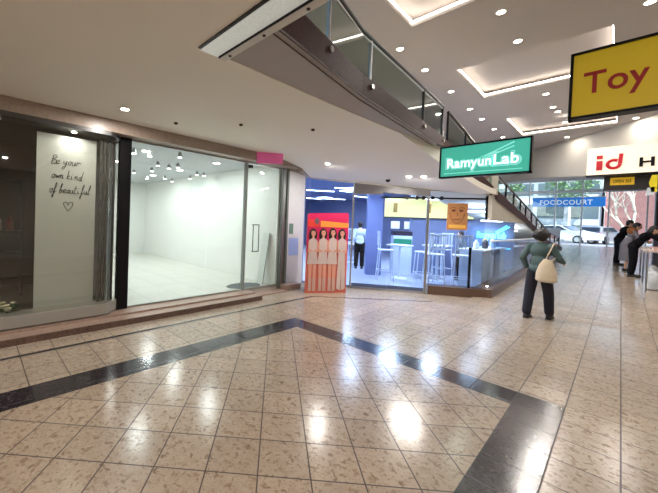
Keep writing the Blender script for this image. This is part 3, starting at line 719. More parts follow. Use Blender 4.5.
# sits across the header corner: from the header outwards over the corridor
b0 = P(257, 163, 'x', -4.99); t0 = P(257, 152, 'x', -4.99); b1 = P(283, 160, 'x', -4.72); t1 = P(283, 146.5, 'x', -4.72)
m = MB(); m.poly([b0, Vector((b1.x, b1.y, b0.z+.02)), Vector((b1.x, b1.y, t0.z+.02)), t0], thick=.03, dirv=(-.9, .3, 0)); m.build('board', pink, pk, base=False)

# ---- cardboard standee of four printed women
S0, S1 = Vector((-4.67, 5.60, 0)), Vector((-4.14, 6.48, 0)); us = (S1-S0).normalized(); sd = thing('cardboard_standee', 'pink cardboard standee printed with four dark haired women in white', 'standee', (S0+S1)/2)
SM = fr(S0, us, EZ, us.cross(EZ)); SL = (S1-S0).length
def sp(m, pts, d=0, th=.004, mi=0):
    X = m.X; m.X = SM; m.poly([(a, b, d) for a, b in pts], mi, th, (0, 0, 1)); m.X = X
m = MB(); sp(m, [(.02, .0), (SL-.02, 0), (SL-.02, 1.79), (SL-.05, 1.84), (.06, 1.80), (.02, 1.76)], -.02, .02)
m.build('board', mat('standee_coral', (214, 112, 98), .5, noise=.1), sd)
m = MB(); sp(m, [(.02, .95), (SL-.02, .95), (SL-.02, 1.79), (SL-.05, 1.84), (.06, 1.80), (.02, 1.76)], .001); m.build('pink_ground', mat('standee_pink', (206, 24, 88), .5), sd)
m = MB(); sp(m, [(.04, 1.50), (.30, 1.50), (.30, 1.66), (.04, 1.66)], .006); m.build('red_patch', mat('standee_red', (226, 60, 50), .5), sd)
m = MB(); sp(m, [(.33, 1.50), (SL-.02, 1.50), (SL-.02, 1.60), (.33, 1.64)], .006); m.build('orange_band', mat('standee_orange', (246, 150, 60), .5), sd)
m = MB(); sp(m, [(.24+.055*math.cos(a*pi/8), 1.63+.07*math.sin(a*pi/8)) for a in range(16)], .012); m.build('printed_badge', mat('badge_grey', (110, 90, 96), .5), sd)
skin_p = mat('printed_skin', (222, 156, 136), .55); hair_p = mat('printed_hair', (30, 20, 24), .55); dress_p = mat('printed_white', (206, 186, 182), .55, noise=.08); boot_p = mat('printed_boot', (204, 166, 154), .55)
def el(cx, cy, rx, ry, n=18): return [(cx+rx*math.cos(2*pi*k/n), cy+ry*math.sin(2*pi*k/n)) for k in range(n)]
for k, (cx, hd) in enumerate(((.17, 1.36), (.41, 1.37), (.64, 1.38), (.865, 1.37))):
    f = MB()
    sp(f, el(cx-.01, hd-.05, .098, .15), .008, .003, 0)                                  # hair
    sp(f, el(cx, hd, .052, .075), .012, .003, 1)                                          # face
    sp(f, [(cx-.025, hd-.12), (cx+.025, hd-.12), (cx+.02, hd-.05), (cx-.02, hd-.05)], .011, .003, 1)
    sp(f, [(cx-.10, hd-.17), (cx-.03, hd-.12), (cx+.03, hd-.12), (cx+.10, hd-.17), (cx+.11, 1.05), (cx+.10, .92), (cx-.10, .92), (cx-.11, 1.05)], .010, .004, 2)   # top
    if k == 3: sp(f, [(cx-.075, .95), (cx+.075, .95), (cx+.105, .1), (cx+.01, .06), (cx, .6), (cx-.01, .06), (cx-.105, .1)], .009, .004, 2)       # trousers
    else:
        sp(f, [(cx-.09, .95), (cx+.09, .95), (cx+.125, .66), (cx-.125, .66)], .009, .004, 2)      # skirt
        for s_ in (-1, 1): sp(f, [(cx+s_*.008, .73), (cx+s_*.095, .73), (cx+s_*.08, .06), (cx+s_*.02, .06)], .007, .003, 1)
        for s_ in (-1, 1): sp(f, [(cx+s_*.012, .34), (cx+s_*.085, .34), (cx+s_*.085, .05), (cx+s_*.012, .05)], .010, .003, 3)
    for s_ in (-1, 1): sp(f, [(cx+s_*.09, hd-.18), (cx+s_*.115, hd-.2), (cx+s_*.125, .95), (cx+s_*.02, .93), (cx+s_*.03, .97), (cx+s_*.09, 1.0)], .014, .003, 1)
    sp(f, [(cx-.05, hd+.02), (cx-.02, hd+.075), (cx+.04, hd+.07), (cx+.052, hd+.0), (cx+.03, hd+.05), (cx-.03, hd+.05)], .016, .003, 0)
    for s_ in (-1, 1): sp(f, el(cx+s_*.02, hd+.005, .008, .004, 8), .016, .002, 0)
    sp(f, el(cx, hd-.038, .012, .005, 8), .016, .002, 4)
    f.build('printed_woman', [hair_p, skin_p, dress_p, boot_p, mat('printed_lips', (196, 70, 80), .5)], sd)
m = MB(); sp(m, [(.0, 0), (.25, 0), (.12, .7)], -.024); m.X = SM; m.poly([(.45, .0, -.02), (.45, .9, -.02), (.45, 0, -.38)], thick=.012, dirv=(1, 0, 0)); m.X = Matrix(); m.build('back_strut', mat('cardboard', (168, 136, 104), .8), sd)

# ---- inside the empty white shop
mt = thing('door_mat', 'dark grey oval mat on shop floor behind the glass door', 'mat', (-5.6, 4.75, .1))
m = MB(); m.X = Matrix.Translation((-5.62, 4.62, .1)) @ Matrix.Diagonal((.28, .44, 1, 1)); m.lathe([(.97, 0), (1.0, .006), (.95, .014), (.4, .016)], n=32); m.X = Matrix(); m.build('rubber', mat('mat_grey', (92, 98, 100), .8, noise=.1), mt)
bd = thing('leaning_board', 'narrow white board leaning against the shop wall behind the door', 'board', (-5.6, 5.2, .1))
MB().bar((-5.62, 5.10, .105), (-5.60, 5.27, 1.30), .22, .02, upv=(0, 1, 0)).build('board', mat('board_white', (212, 216, 212), .5), bd)
MB().tube([(-5.50, 5.085, .105), (-5.49, 5.26, 1.31)], .008).build('edge', mat('edge_grey', (130, 134, 134), .5), bd)
k = 0
for px, py in [(134, 149), (134, 170), (150, 152), (158, 162), (169, 165), (178, 164), (152, 168), (147, 176), (165, 176), (172, 179), (197, 172), (204, 173), (231, 171), (180, 153), (190, 176), (160, 184)]:
    p = P(px, py, 'z', 2.90)
    if p.x < -12.6 or p.y > 5.15 or p.y < 1.8: continue
    t = thing('spotlight', 'small white spotlight on the empty shop ceiling, %s of its cluster' % (ORD+['fifteenth', 'sixteenth'])[k], 'light', p, group='shop spotlights'); k += 1
    MB().lathe([(.03, -.09), (.045, -.085), (.04, -.01), (.02, 0), (.02, .02)], p, 14).build('housing', mat('spot_housing', (150, 150, 150), .4), t)
    MB().lathe([(.038, -.095), (.038, -.086)], p, 14).build('lens', shoplens, t)
for i, (x, y) in enumerate([(-6.4, 2.6), (-6.4, 4.3), (-8.2, 2.6), (-8.2, 4.3), (-10, 2.6), (-10, 4.3), (-11.8, 3.4)]):
    downlight('downlight', 'flush round downlight in the empty shop ceiling, %s from the glass' % ORD[i], 'shop downlights', (x, y, 2.915), E_SHOP, .09, shoplens, (.95, 1, 1))
t = thing('wall_shelf', 'cream niche panel on the far wall of the empty shop', 'panel', (-12.95, 2.2, .9))
MB().box((-13, 1.75, .95), (-12.9, 3.0, 2.25)).build('panel', mat('niche_cream', (226, 196, 140), .5), t)
# ---- notices on the pillar
for i, (z0_, z1_, c) in enumerate([(1.30, 1.55, (96, 126, 110)), (.78, 1.2, (150, 170, 220))]):
    o = MB().box((-5.249, 5.66, z0_), (-5.244, 5.80 if i == 0 else 6.0, z1_)).build('wall_notice', mat('notice_%s' % ('green', 'blue')[i], c, .5)); setp(o, '%s paper notice stuck on the white pillar' % ('small green', 'larger pale blue')[i], 'notice')

# ================================================================ RESTAURANT FURNISHING
# tube lights on the ceiling
segs = [((307, 190), (334, 191.5)), ((335.5, 187.7), (352, 189)), ((307, 198), (321, 199)), ((322.5, 198.5), (345, 199.5)), ((354, 196), (368, 197.5))]
for i, (a, b) in enumerate(segs):
    p, q_ = P(*a, 'z', 2.915), P(*b, 'z', 2.915)
    t = thing('tube_light', 'white tube light on the blue restaurant ceiling, %s from the entrance' % ORD[i], 'light', (p+q_)/2, group='restaurant tube lights')
    MB().bar(p, q_, .10, .03).build('diffuser', tube_m, t)
    MB().bar(p+Vector((0, 0, .015)), q_+Vector((0, 0, .015)), .13, .02).build('housing', white, t)
for i, (x, y, z) in enumerate([(-7.6, 8.2, 2.93), (-7.4, 11.5, 2.93), (-5.0, 10.4, 2.93), (-4.2, 12.6, 2.93), (-11, 9, 2.93), (-10.5, 14, 2.93)]):  # ceiling panels added to light the restaurant blue-white
    t = thing('added_light_panel', 'added square light panel on the restaurant ceiling, %s from the entrance' % ORD[i], 'light', (x, y, z), group='added restaurant lights')
    MB().box((x-.3, y-.3, z-.012), (x+.3, y+.3, z), bev=.004).build('diffuser', tube_m, t)
    arealight('lamp', t, (x, y, z-.02), .55, E_BLUE, (.70, .83, 1), sy=.55)
p = FM(3.4, 1.5, 2.36); t = thing('added_light_panel', 'added slim light panel over the bar stools behind the kerb', 'light', p, group='added restaurant lights')  # added panel that lights the stools
MB().box((p.x-.25, p.y-.25, p.z-.012), (p.x+.25, p.y+.25, p.z+.01)).build('diffuser', tube_m, t); arealight('lamp', t, (p.x, p.y, p.z-.02), .45, E_BLUE*.6, (.72, .84, 1), sy=.45)
p = FM(1.2, 1.2, 2.6); t = thing('added_light_panel', 'added slim light panel just inside the restaurant door', 'light', p, group='added restaurant lights')  # added panel that lights the entrance
MB().box((p.x-.25, p.y-.25, p.z-.012), (p.x+.25, p.y+.25, p.z+.01)).build('diffuser', tube_m, t); arealight('lamp', t, (p.x, p.y, p.z-.02), .45, E_BLUE*.6, (.72, .84, 1), sy=.45)
for i, (x, y, z) in enumerate([(-2.5, 9.7, 2.02), (-2.5, 11.3, 1.82), (-2.5, 13.4, 1.55)]):  # panels added under the ramp to brighten the dark counters
    t = thing('added_light_panel', 'added slim light panel under the ramp over the pale counters, %s from the corner' % ORD[i], 'light', (x, y, z), group='added restaurant lights')
    MB().box((x-.2, y-.3, z-.012), (x+.2, y+.3, z+.02)).build('diffuser', tube_m, t); arealight('lamp', t, (x, y, z-.02), .35, 4.5, (.6, .8, 1), sy=.5)
# yellow lit menu band
t = thing('menu_lightbox', 'long pale yellow lit menu board on the restaurant back wall', 'sign', FM(3.7, 2.95, 1.9))
m = MB(); fbox(m, 2.24, 4.84, 1.87, 2.47, 2.95, 3.04); m.build('face', mat('menu_yellow', (236, 226, 150), .5, emit=(255, 244, 160), estr=.8, noise=.10, nscale=3), t)
m = MB(); fbox(m, 2.22, 4.86, 1.84, 1.87, 2.93, 3.04); m.build('lower_frame', dsteel, t)
m = MB()
for k in range(2): fbox(m, 2.5+k*1.0, 2.62+k*1.0, 2.02, 2.32, 2.94, 2.95)
m.build('printed_bowls', mat('menu_print', (214, 170, 90), .5), t)
# neon sign
t = thing('neon_sign', 'cyan neon sign reading Ramyun Lab on the blue back wall', 'sign', FM(5.35, 3.0, 1.2))
NM = lambda a, z: fr(FM(a, 3.03, z), (U2.x, U2.y, 0), EZ, (U2.y, -U2.x, 0))
neon = mat('neon_cyan', (140, 235, 255), .4, emit=(90, 215, 255), estr=2.2)
text('lettering', 'Ramyun Lab', NM(4.98, 1.24), .78, .26, neon, t, bold=.02, depth=.03)
m = MB(); fbox(m, 4.9, 5.9, .98, 1.02, 3.0, 3.04); m.build('underline', neon, t)
m = MB(); a, b = FM(5.5, 3.02, 1.50), FM(5.78, 3.02, 1.70); m.tube([a, b], .018); m.tube([a+Vector((0, 0, -.05)), b+Vector((.06, .04, -.03))], .018); m.build('chopsticks', neon, t)
arealight('lamp', t, FM(5.4, 2.9, 1.4), .9, 2.5, (.25, .7, 1), sy=.3, rot=(pi/2, 0, math.atan2(U2.y, U2.x)))
# poster on the glass
t = thing('poster', 'orange brown poster with a sketched face hanging on the restaurant glass', 'poster', FM(3.40, .02, 1.55))
m = MB(); fbox(m, 3.19, 3.62, 1.54, 2.16, .02, .03); m.build('sheet', mat('poster_orange', (176, 122, 76), .5, noise=.2, nscale=12), t)
PM = lambda a, z: fr(FM(a, .018, z), (U2.x, U2.y, 0), EZ, (U2.y, -U2.x, 0))
m = MB(); m.X = PM(3.19, 1.54)
for e in (el(.13, .45, .045, .03, 12), el(.29, .45, .045, .03, 12)): m.poly([(a, b, 0) for a, b in e], thick=.003, dirv=(0, 0, 1))
m.tube([(.12, .25, 0), (.2, .235, 0), (.29, .26, 0)], .010, 6); m.tube([(.06, .5, 0), (.13, .53, 0), (.18, .5, 0)], .008, 6); m.tube([(.24, .5, 0), (.3, .53, 0), (.36, .5, 0)], .008, 6); m.tube([(.05, .4, 0), (.08, .27, 0), (.14, .18, 0), (.2, .155, 0), (.27, .18, 0), (.34, .28, 0), (.37, .4, 0)], .006, 6); m.tube([(.2, .4, 0), (.22, .33, 0)], .007, 6)
m.X = Matrix(); m.build('drawing', mat('poster_brown', (96, 54, 34), .5), t)
m = MB(); m.X = PM(3.19, 1.54); m.box((.04, .04, 0), (.39, .12, .003)); m.X = Matrix(); m.build('caption_block', mat('poster_yellow', (222, 170, 80), .5), t)
# bar stools, tables
wm = mat('white_metal', (214, 222, 236), .35); wseat = mat('white_seat', (220, 226, 240), .5)
def chair(label, loc, rz, seat_h=.72, back_h=1.22, group='white slatted bar chairs'):
    t = thing('bar_chair', label, 'chair', (0, 0, 0), 0, group)
    MB().box((-.19, -.19, seat_h-.025), (.19, .19, seat_h), bev=.008).build('seat', wseat, t)
    for sx in (-1, 1):
        MB().tube([(.20*sx, .21, 0), (.16*sx, .16, seat_h-.02)], .014, 8).build('leg', wm, t)
        MB().tube([(.20*sx, -.21, 0), (.165*sx, -.165, seat_h-.02), (.17*sx, -.20, back_h)], .014, 8).build('leg', wm, t)
    m = MB(); z = .28
    for a, b in (((-.19, .19), (.19, .19)), ((-.19, -.19), (.19, -.19)), ((-.19, -.19), (-.19, .19)), ((.19, -.19), (.19, .19))): m.tube([(*a, z), (*b, z)], .010, 6)
    m.build('footrest', wm, t)
    m = MB(); m.box((-.19, -.215, back_h-.05), (.19, -.19, back_h), bev=.006).box((-.18, -.205, seat_h+.12), (.18, -.19, seat_h+.15))
    for k in range(4): m.box((-.13+k*.08, -.21, seat_h+.13), (-.105+k*.08, -.195, back_h-.04))
    m.build('backrest', wm, t)
    t.location = loc; t.rotation_euler = (0, 0, rz); WM[t] = Matrix.Translation(loc) @ Matrix.Rotation(rz, 4, 'Z')
    KIDS[t] = [o for o in bpy.data.objects if o.parent == t]
    return t
fa = math.atan2(U2.y, U2.x)
def at_f(t, o, z=.06): return FM(t, o, z)
c0 = chair('white slatted bar chair just behind the kerb glass, left of the black post', at_f(3.10, .55), fa+.1, .86, 1.36)
def cc(label, loc, rz): c = copy_tree(c0, loc, rz, label); return c
cc('white slatted bar chair beside the high table behind the kerb glass', at_f(3.75, .62), fa-.2)
cc('white bar chair at the tall table inside the door, left one', at_f(2.05, 1.2), fa-pi/2)
cc('white bar chair at the tall table inside the door, right one', at_f(3.0, 1.12), fa+pi/2)
cc('white bar chair at the back by the blue wall', at_f(3.9, 2.6), fa+.4)
cc('white bar chair in the deep left part of restaurant', Vector((-6.6, 10.6, .06)), .4)
def hi_table(label, loc, w=.6, h=1.02):
    t = thing('bar_table', label, 'table', loc, group='white bar tables'); x, y, z = loc
    MB().box((x-w/2, y-w/2, z+h-.035), (x+w/2, y+w/2, z+h), bev=.008).build('tabletop', wseat, t)
    MB().tube([(x, y, z+.02), (x, y, z+h-.03)], .03).build('column', wm, t); MB().lathe([(.22, 0), (.22, .012), (.05, .03)], loc, 24).build('base', wm, t)
hi_table('white square bar table behind the kerb glass', at_f(3.5, 1.7)); hi_table('white square bar table inside the restaurant door', at_f(2.52, 1.75), .55, .98)
hi_table('white square bar table in the deep left part of restaurant', Vector((-7.1, 11.3, .055)), .6, .75)
t = thing('drinks_cooler', 'green and white drinks cooler with dark top behind the door glass', 'cooler', FM(2.75, 2.6, .06))
m = MB(); fbox(m, 2.45, 3.0, .06, 1.28, 2.45, 2.9, bev=.01); m.build('cabinet', mat('cooler_white', (210, 220, 236), .4), t)
m = MB(); fbox(m, 2.47, 2.98, .95, 1.18, 2.43, 2.45); m.build('green_panel', mat('cooler_green', (30, 130, 100), .4, emit=(30, 150, 110), estr=.25), t)
m = MB(); fbox(m, 2.45, 3.0, 1.28, 1.42, 2.45, 2.9); m.build('dark_top', mat('cooler_dark', (38, 26, 50), .4), t)
for i, (a, z0_) in enumerate(((2.5, 1.5), (2.8, 1.5))):
    t = thing('lit_picture', 'small bright picture on blue wall above the drinks cooler, %s one' % ('left', 'right')[i], 'picture', FM(a, 3.0, z0_))
    m = MB(); fbox(m, 2.52+.42*i, 2.76+.42*i, 1.50, 1.72, 3.28, 3.3); m.build('face', mat('picture_white', (220, 236, 255), .4, emit=(220, 236, 255), estr=1.1), t)
    m = MB(); fbox(m, 2.50+.42*i, 2.78+.42*i, 1.48, 1.74, 3.3, 3.33); m.build('frame', white, t)
# counters behind the corridor glass
for i, y0 in enumerate((9.45, 10.62, 12.75, 13.92, 15.1)):
    t = thing('service_counter', 'pale counter unit behind the corridor glass, %s from the corner' % ORD[i], 'counter', (-2.45, y0+.6, 0), group='pale counters')
    MB().box((-2.75, y0, .05), (-2.25, y0+1.1, 1.02), bev=.01).build('body', mat('counter_pale', (190, 200, 214), .4), t)
    MB().box((-2.80, y0-.02, 1.02), (-2.2, y0+1.12, 1.06), bev=.006).build('worktop', mat('counter_top', (226, 228, 230), .3), t)
    for k in range(2): MB().box((-2.249, y0+.04+k*.53, .15), (-2.24, y0+.54+k*.53, .95)).build('door_panel', mat('counter_door', (186, 198, 214), .4), t)
for i in range(5):
    y0 = 9.9+i*.4; c = [(236, 240, 250), (60, 60, 70), (220, 190, 120), (150, 190, 230)][i % 4]
    o = MB().lathe([(.05, 0), (.07, .02), (.065, .15+.03*(i % 3)), (.03, .2+.03*(i % 3)), (.03, .24)], (-2.5+.1*(i % 2), y0, 1.06), 12).build('container', mat('container_%s' % ('white', 'dark', 'amber', 'blue')[i % 4], c, .35), None)
    setp(o, '%s container on the pale counters, %s from the corner' % (('white', 'dark', 'amber', 'blue')[i % 4], ORD[i]), 'container', 'containers on the counters')
# small floor spot on the kerb
for i, (px, py) in enumerate([(487, 287), (499, 281)]):
    p = P(px, py, 'z', .24); t = thing('kerb_lamp', 'tiny bright lamp on the brown kerb, %s from the corner' % ORD[i], 'light', p); MB().lathe([(.03, -.03), (.035, 0), (.02, .01)], p, 12).build('housing', steel, t); MB().ell((p.x, p.y, p.z+.012), (.022, .022, .012), n=10).build('lens', lens, t)

# ================================================================ PEOPLE
skin = mat('skin', (206, 160, 134), .5, noise=.03, spec=.4); hairm = mat('black_hair', (22, 18, 20), .5, noise=.3, nscale=40)
def person(label, loc, rz, H, top, bottom, shoe, lean=0, j=None, hair='short', skirt=False, vox=.011, headturn=0, sleeve=1.0, seated=False):
    s = H/1.65; t = thing('person', label, 'person', loc, rz); R = Matrix.Rotation(-lean, 4, 'X'); hip = Vector((0, 0, .90))
    J = dict(hip=(0, 0, .90), waist=(0, 0, 1.04), chest=(0, .0, 1.26), neck=(0, .0, 1.41), head=(0, .025, 1.545),
             shR=(.150, 0, 1.345), shL=(-.150, 0, 1.345), elR=(.225, -.03, 1.10), elL=(-.225, -.03, 1.10), wrR=(.235, .10, .90), wrL=(-.235, .10, .90),
             hpR=(.085, 0, .88), hpL=(-.085, 0, .88), knR=(.095, .01, .47), knL=(-.095, .01, .47), anR=(.10, -.02, .075), anL=(-.10, -.02, .075))
    for k in ('waist', 'chest', 'neck', 'head', 'shR', 'shL', 'elR', 'elL', 'wrR', 'wrL'): J[k] = tuple(hip+(R @ (Vector(J[k])-hip)))
    J.update(j or {}); J = {k: Vector(v)*s for k, v in J.items()}
    hd = J['head']; HM = Matrix.Rotation(headturn, 4, 'Z') @ Matrix.Rotation(-lean*.6, 4, 'X')
    def hp(v): return hd+(HM.to_3x3() @ Vector(v))*s
    b = MB()
    # head with face
    b.ell(hd, (.074*s, .092*s, .108*s), M=HM, n=20); b.ell(hp((0, .03, -.055)), (.055*s, .062*s, .06*s), M=HM)
    b.ell(hp((0, .096, -.012)), (.012*s, .018*s, .022*s), M=HM, n=10); b.ell(hp((0, .080, -.062)), (.026*s, .014*s, .012*s), M=HM, n=10)
    for q_ in (-1, 1): b.ell(hp((.076*q_, -.005, -.01)), (.010*s, .020*s, .030*s), M=HM, n=10)
    b.cap(J['neck']-Vector((0, 0, .04*s)), hd-Vector((0, .005, .06*s)), .055*s, .048*s)
    b.cap(J['chest'], J['neck'], .09*s, .06*s); b.ell(J['chest'], (.14*s, .09*s, .13*s), M=R); b.ell(J['waist'], (.115*s, .08*s, .12*s), M=R); b.ell(J['hip'], (.14*s, .10*s, .11*s))
    for q_ in 'RL':
        b.cap(J['sh'+q_], J['el'+q_], .050*s, .037*s); b.cap(J['el'+q_], J['wr'+q_], .037*s, .024*s)
        b.cap(J['hp'+q_], J['kn'+q_], .078*s, .052*s); b.cap(J['kn'+q_], J['an'+q_], .050*s, .034*s)
        an = J['an'+q_]; b.cap(an+Vector((0, -.02, -.03))*s, an+Vector((0, .15, -.045))*s, .034*s, .026*s)
        # hand: palm, four curled fingers, thumb from the side
        wr = J['wr'+q_]; d = (wr-J['el'+q_]).normalized(); sg = 1 if q_ == 'R' else -1
        side = d.cross(Vector((sg, 0, 0))); side = side.normalized() if side.length > .1 else Vector((0, 1, 0)); nrm = side.cross(d).normalized()*sg
        pm = wr+d*.05*s; b.cap(wr, pm-side*.012*s, .021*s, .022*s, 10); b.cap(wr, pm+side*.014*s, .021*s, .022*s, 10)
        for k, L in enumerate((.066, .076, .070, .054)):
            r0 = pm+side*(.027-.018*k)*s+d*.015*s; k1 = r0+(d*.9-nrm*.25).normalized()*L*.5*s; k2 = k1+(d*.5-nrm*.7).normalized()*L*.5*s
            b.cap(r0, k1, .0095*s, .0088*s, 8); b.cap(k1, k2, .0088*s, .0075*s, 8)
        r0 = wr+side*.022*s+d*.02*s; k1 = r0+(side*.8+d*.6).normalized()*.035*s; b.cap(r0, k1, .011*s, .010*s, 8); b.cap(k1, k1+(d*.9-nrm*.2).normalized()*.03*s, .010*s, .008*s, 8)
    body = b.build('body', skin, t, local=True, remesh=.0085*s)
    e = MB()
    for q_ in (-1, 1): e.ell(hp((.03*q_, .084, .012)), (.011*s, .007*s, .006*s), n=8)
    e.build('eyes', mat('eye_dark', (30, 24, 24), .2), body, local=True); e = MB(); e.ell(hp((0, .092, -.062)), (.020*s, .007*s, .006*s), n=8); e.build('lips', mat('lips', (168, 92, 88), .4), body, local=True)
    # clothes
    c = MB(); c.cap(J['chest'], J['neck']-Vector((0, 0, .03*s)), .12*s, .075*s); c.ell(J['chest'], (.158*s, .112*s, .15*s), M=R); c.ell(J['waist'], (.146*s, .115*s, .16*s), M=R); c.ell(J['hip']+(J['waist']-J['hip'])*.15, (.160*s, .128*s, .11*s), M=R)
    for q_ in 'RL':
        c.cap(J['sh'+q_], J['el'+q_], .062*s, .056*s); c.cap(J['el'+q_], J['el'+q_].lerp(J['wr'+q_], .93*sleeve), .058*s, .042*s)
    if skirt: c.tube([J['waist'], J['hip'], J['hip'].lerp((J['knR']+J['knL'])/2, 1.3)], [.13*s, .17*s, .20*s], 18)
    c.build(skirt or 'jacket', top, body, local=True, remesh=.012*s)
    if not skirt:
        c = MB(); c.ell(J['hip'], (.158*s, .118*s, .12*s))
        for q_ in 'RL': c.cap(J['hp'+q_], J['kn'+q_], .098*s, .080*s); c.cap(J['kn'+q_], J['an'+q_]+Vector((0, 0, .05*s)), .080*s, .070*s)
        c.build('trousers', bottom, body, local=True, remesh=.012*s)
    for q_ in 'RL':
        an = J['an'+q_]; c = MB(); c.cap(an+Vector((0, -.025, -.028))*s, an+Vector((0, .155, -.040))*s, .045*s, .034*s); c.box(tuple(an+Vector((-.042, -.07, -.075))*s), tuple(an+Vector((.042, .19, -.055))*s), bev=.006)
        c.build('shoe', shoe, body, local=True, remesh=.009*s)
    hmb = MB(); hmb.ell(hp((0, -.018, .022)), (.086*s, .096*s, .102*s), M=HM, n=20)
    if hair == 'bun': hmb.ell(hp((-.02, -.03, .0)), (.125*s, .115*s, .105*s), M=HM); hmb.ell(hp((-.03, -.09, .03)), (.06*s, .05*s, .055*s), M=HM); hmb.ell(hp((0, -.06, -.05)), (.075*s, .055*s, .07*s), M=HM)
    if hair == 'long': hmb.cap(hp((0, -.05, 0)), hp((0, -.07, -.20)), .08*s, .06*s)
    if hair == 'short': hmb.ell(hp((0, -.05, -.03)), (.078*s, .055*s, .07*s), M=HM)
    # keep the face free
    bmesh.ops.bisect_plane(hmb.b, geom=hmb.b.verts[:]+hmb.b.edges[:]+hmb.b.faces[:], plane_co=hp((0, .062, .03)), plane_no=(HM.to_3x3() @ Vector((0, 1, -.45))), clear_outer=True)
    hmb.build('hair', hairm, body, local=True, smooth=True)
    return t, J
greenj = mat('green_jacket', (72, 92, 94), .8, noise=.15, nscale=12); navy = mat('navy_trousers', (28, 28, 42), .85, noise=.15); shoem = mat('dark_shoe', (38, 34, 34), .6)
wl = (-.95, 7.68, 0)
person('person walking away in green jacket and navy trousers, dark hair tied up', wl, -.12, 1.62, greenj, navy, shoem, lean=.03,
       j=dict(elL=(-.24, -.05, 1.12), wrL=(-.21, .08, .92), elR=(.26, .04, 1.12), wrR=(.27, .24, 1.06), anL=(-.13, -.10, .075), knL=(-.12, -.03, .47), anR=(.13, .16, .075), knR=(.12, .10, .48)), hair='bun', headturn=.25)
tb = thing('tote_bag', 'cream cloth tote bag hanging at the right side of walking person', 'bag', (-.83, 7.50, .70), -.12)
bag = MB()
bag.tube([(0, -.02, .0), (0, -.02, .03), (0, -.02, .16), (0, -.02, .30), (.01, -.01, .40)], [.10, .150, .145, .105, .06], 20)
for v in bag.b.verts: v.co.y = -.02+(v.co.y+.02)*.42
bag.build('pouch', mat('cream_canvas', (206, 190, 166), .85, noise=.08, nscale=20, bump=.2), tb, local=True, remesh=.012)
st = MB()
st.tube([(-.02, -.03, .36), (.01, -.02, .48), (.045, .05, .62), (.055, .12, .685), (.055, .20, .66), (.055, .26, .56), (.08, .22, .46), (.05, .06, .38)], .011, 8); st.build('strap', mat('cream_strap', (196, 180, 156), .8), tb, local=True)
blk = mat('black_coat', (12, 12, 16), .9, noise=.2, spec=.15); gry = mat('grey_dress', (120, 116, 124), .8, noise=.1); dkt = mat('dark_trousers', (18, 18, 23), .9, spec=.15)
person('person in black coat bending forward, farthest of the group by the table', (-.06, 18.6, RZ(18.6)), -pi/2+.15, 1.78, blk, dkt, shoem, lean=.38, j=dict(elR=(.22, .25, 1.1), wrR=(.16, .42, 1.0), elL=(-.22, .25, 1.1), wrL=(-.16, .42, 1.0)), vox=.015)
t2, J2 = person('person in long grey dress with brown fur hood beside the table', (.16, 16.9, RZ(16.9)), -pi/2, 1.68, gry, dkt, shoem, lean=.28, skirt='dress', j=dict(elR=(.2, .25, 1.1), wrR=(.14, .42, 1.02), elL=(-.2, .25, 1.1), wrL=(-.14, .42, 1.02)))
hood = thing('fur_hood', 'brown fur hood on the shoulders of person in grey dress', 'hood', (.16, 16.9, RZ(16.9)), -pi/2)
hb = MB(); c = J2['neck']; hb.ell(c+Vector((0, -.06, -.04)), (.20, .12, .15)); hb.ell(c+Vector((.1, -.02, -.08)), (.12, .1, .1)); hb.ell(c+Vector((-.1, -.02, -.08)), (.12, .1, .1))
o = hb.build('fur', mat('brown_fur', (150, 92, 50), .95, noise=.35, nscale=40, bump=.5), hood, local=True, remesh=.02)
person('person in black leaning far over the table of goods', (.27, 15.35, RZ(15.35)), -pi/2-.1, 1.74, blk, dkt, shoem, lean=.62, j=dict(elR=(.2, .50, 1.12), wrR=(.14, .68, 1.04), elL=(-.2, .50, 1.12), wrL=(-.14, .68, 1.04)), hair='long')
p = FM(4.0, .9, .06)
t3, J3 = person('person with grey top standing behind the kerb glass beside neon sign', (-3.1, 10.75, .06), 2.2, 1.42, mat('grey_top', (96, 104, 116), .8), dkt, shoem, hair='short')
t4, J4 = person('person in white shirt standing deep inside the restaurant', (-5.95, 10.0, .06), .6, 1.62, mat('white_shirt', (226, 234, 244), .8), dkt, shoem, lean=.1, hair='short')

# ================================================================ TABLE OF GOODS ON THE RIGHT
t = thing('display_table', 'long folding table covered with a pink cloth at right corridor edge', 'table', (.8, 14.2, RZ(14.2)))
for i in range(3): pass
ztab = 1.20
MB().box((.40, 12.5, ztab-.04), (1.15, 16.6, ztab)).build('tabletop', mat('table_pale', (200, 184, 176), .5), t)
for x in (.46, 1.09):
    for y in (12.6, 14.5, 16.5): MB().tube([(x, y, RZ(y)), (x, y, ztab-.03)], .018, 8).build('leg', steel, t)
for i in range(24):
    x = .62+(i % 3)*.19; y = 12.65+(i//3)*.27; c = i % 5; col = [(226, 170, 170), (236, 224, 220), (170, 80, 70), (210, 190, 160), (120, 110, 120)][c]; nm = ('pink', 'white', 'red', 'tan', 'grey')[c]
    o = MB().box((x-.07, y-.09, ztab), (x+.07, y+.09, ztab+.03+.012*(i % 4)), bev=.006).build('goods_packet', mat('packet_%s' % nm, col, .5), None)
    setp(o, '%s packet on the table, column %s, row %s from the near end' % (nm, ('nearest the corridor', 'in the middle', 'farthest from the corridor')[i % 3], ORD[i//3] if i//3 else 'first'), 'packet', 'packets on the table')
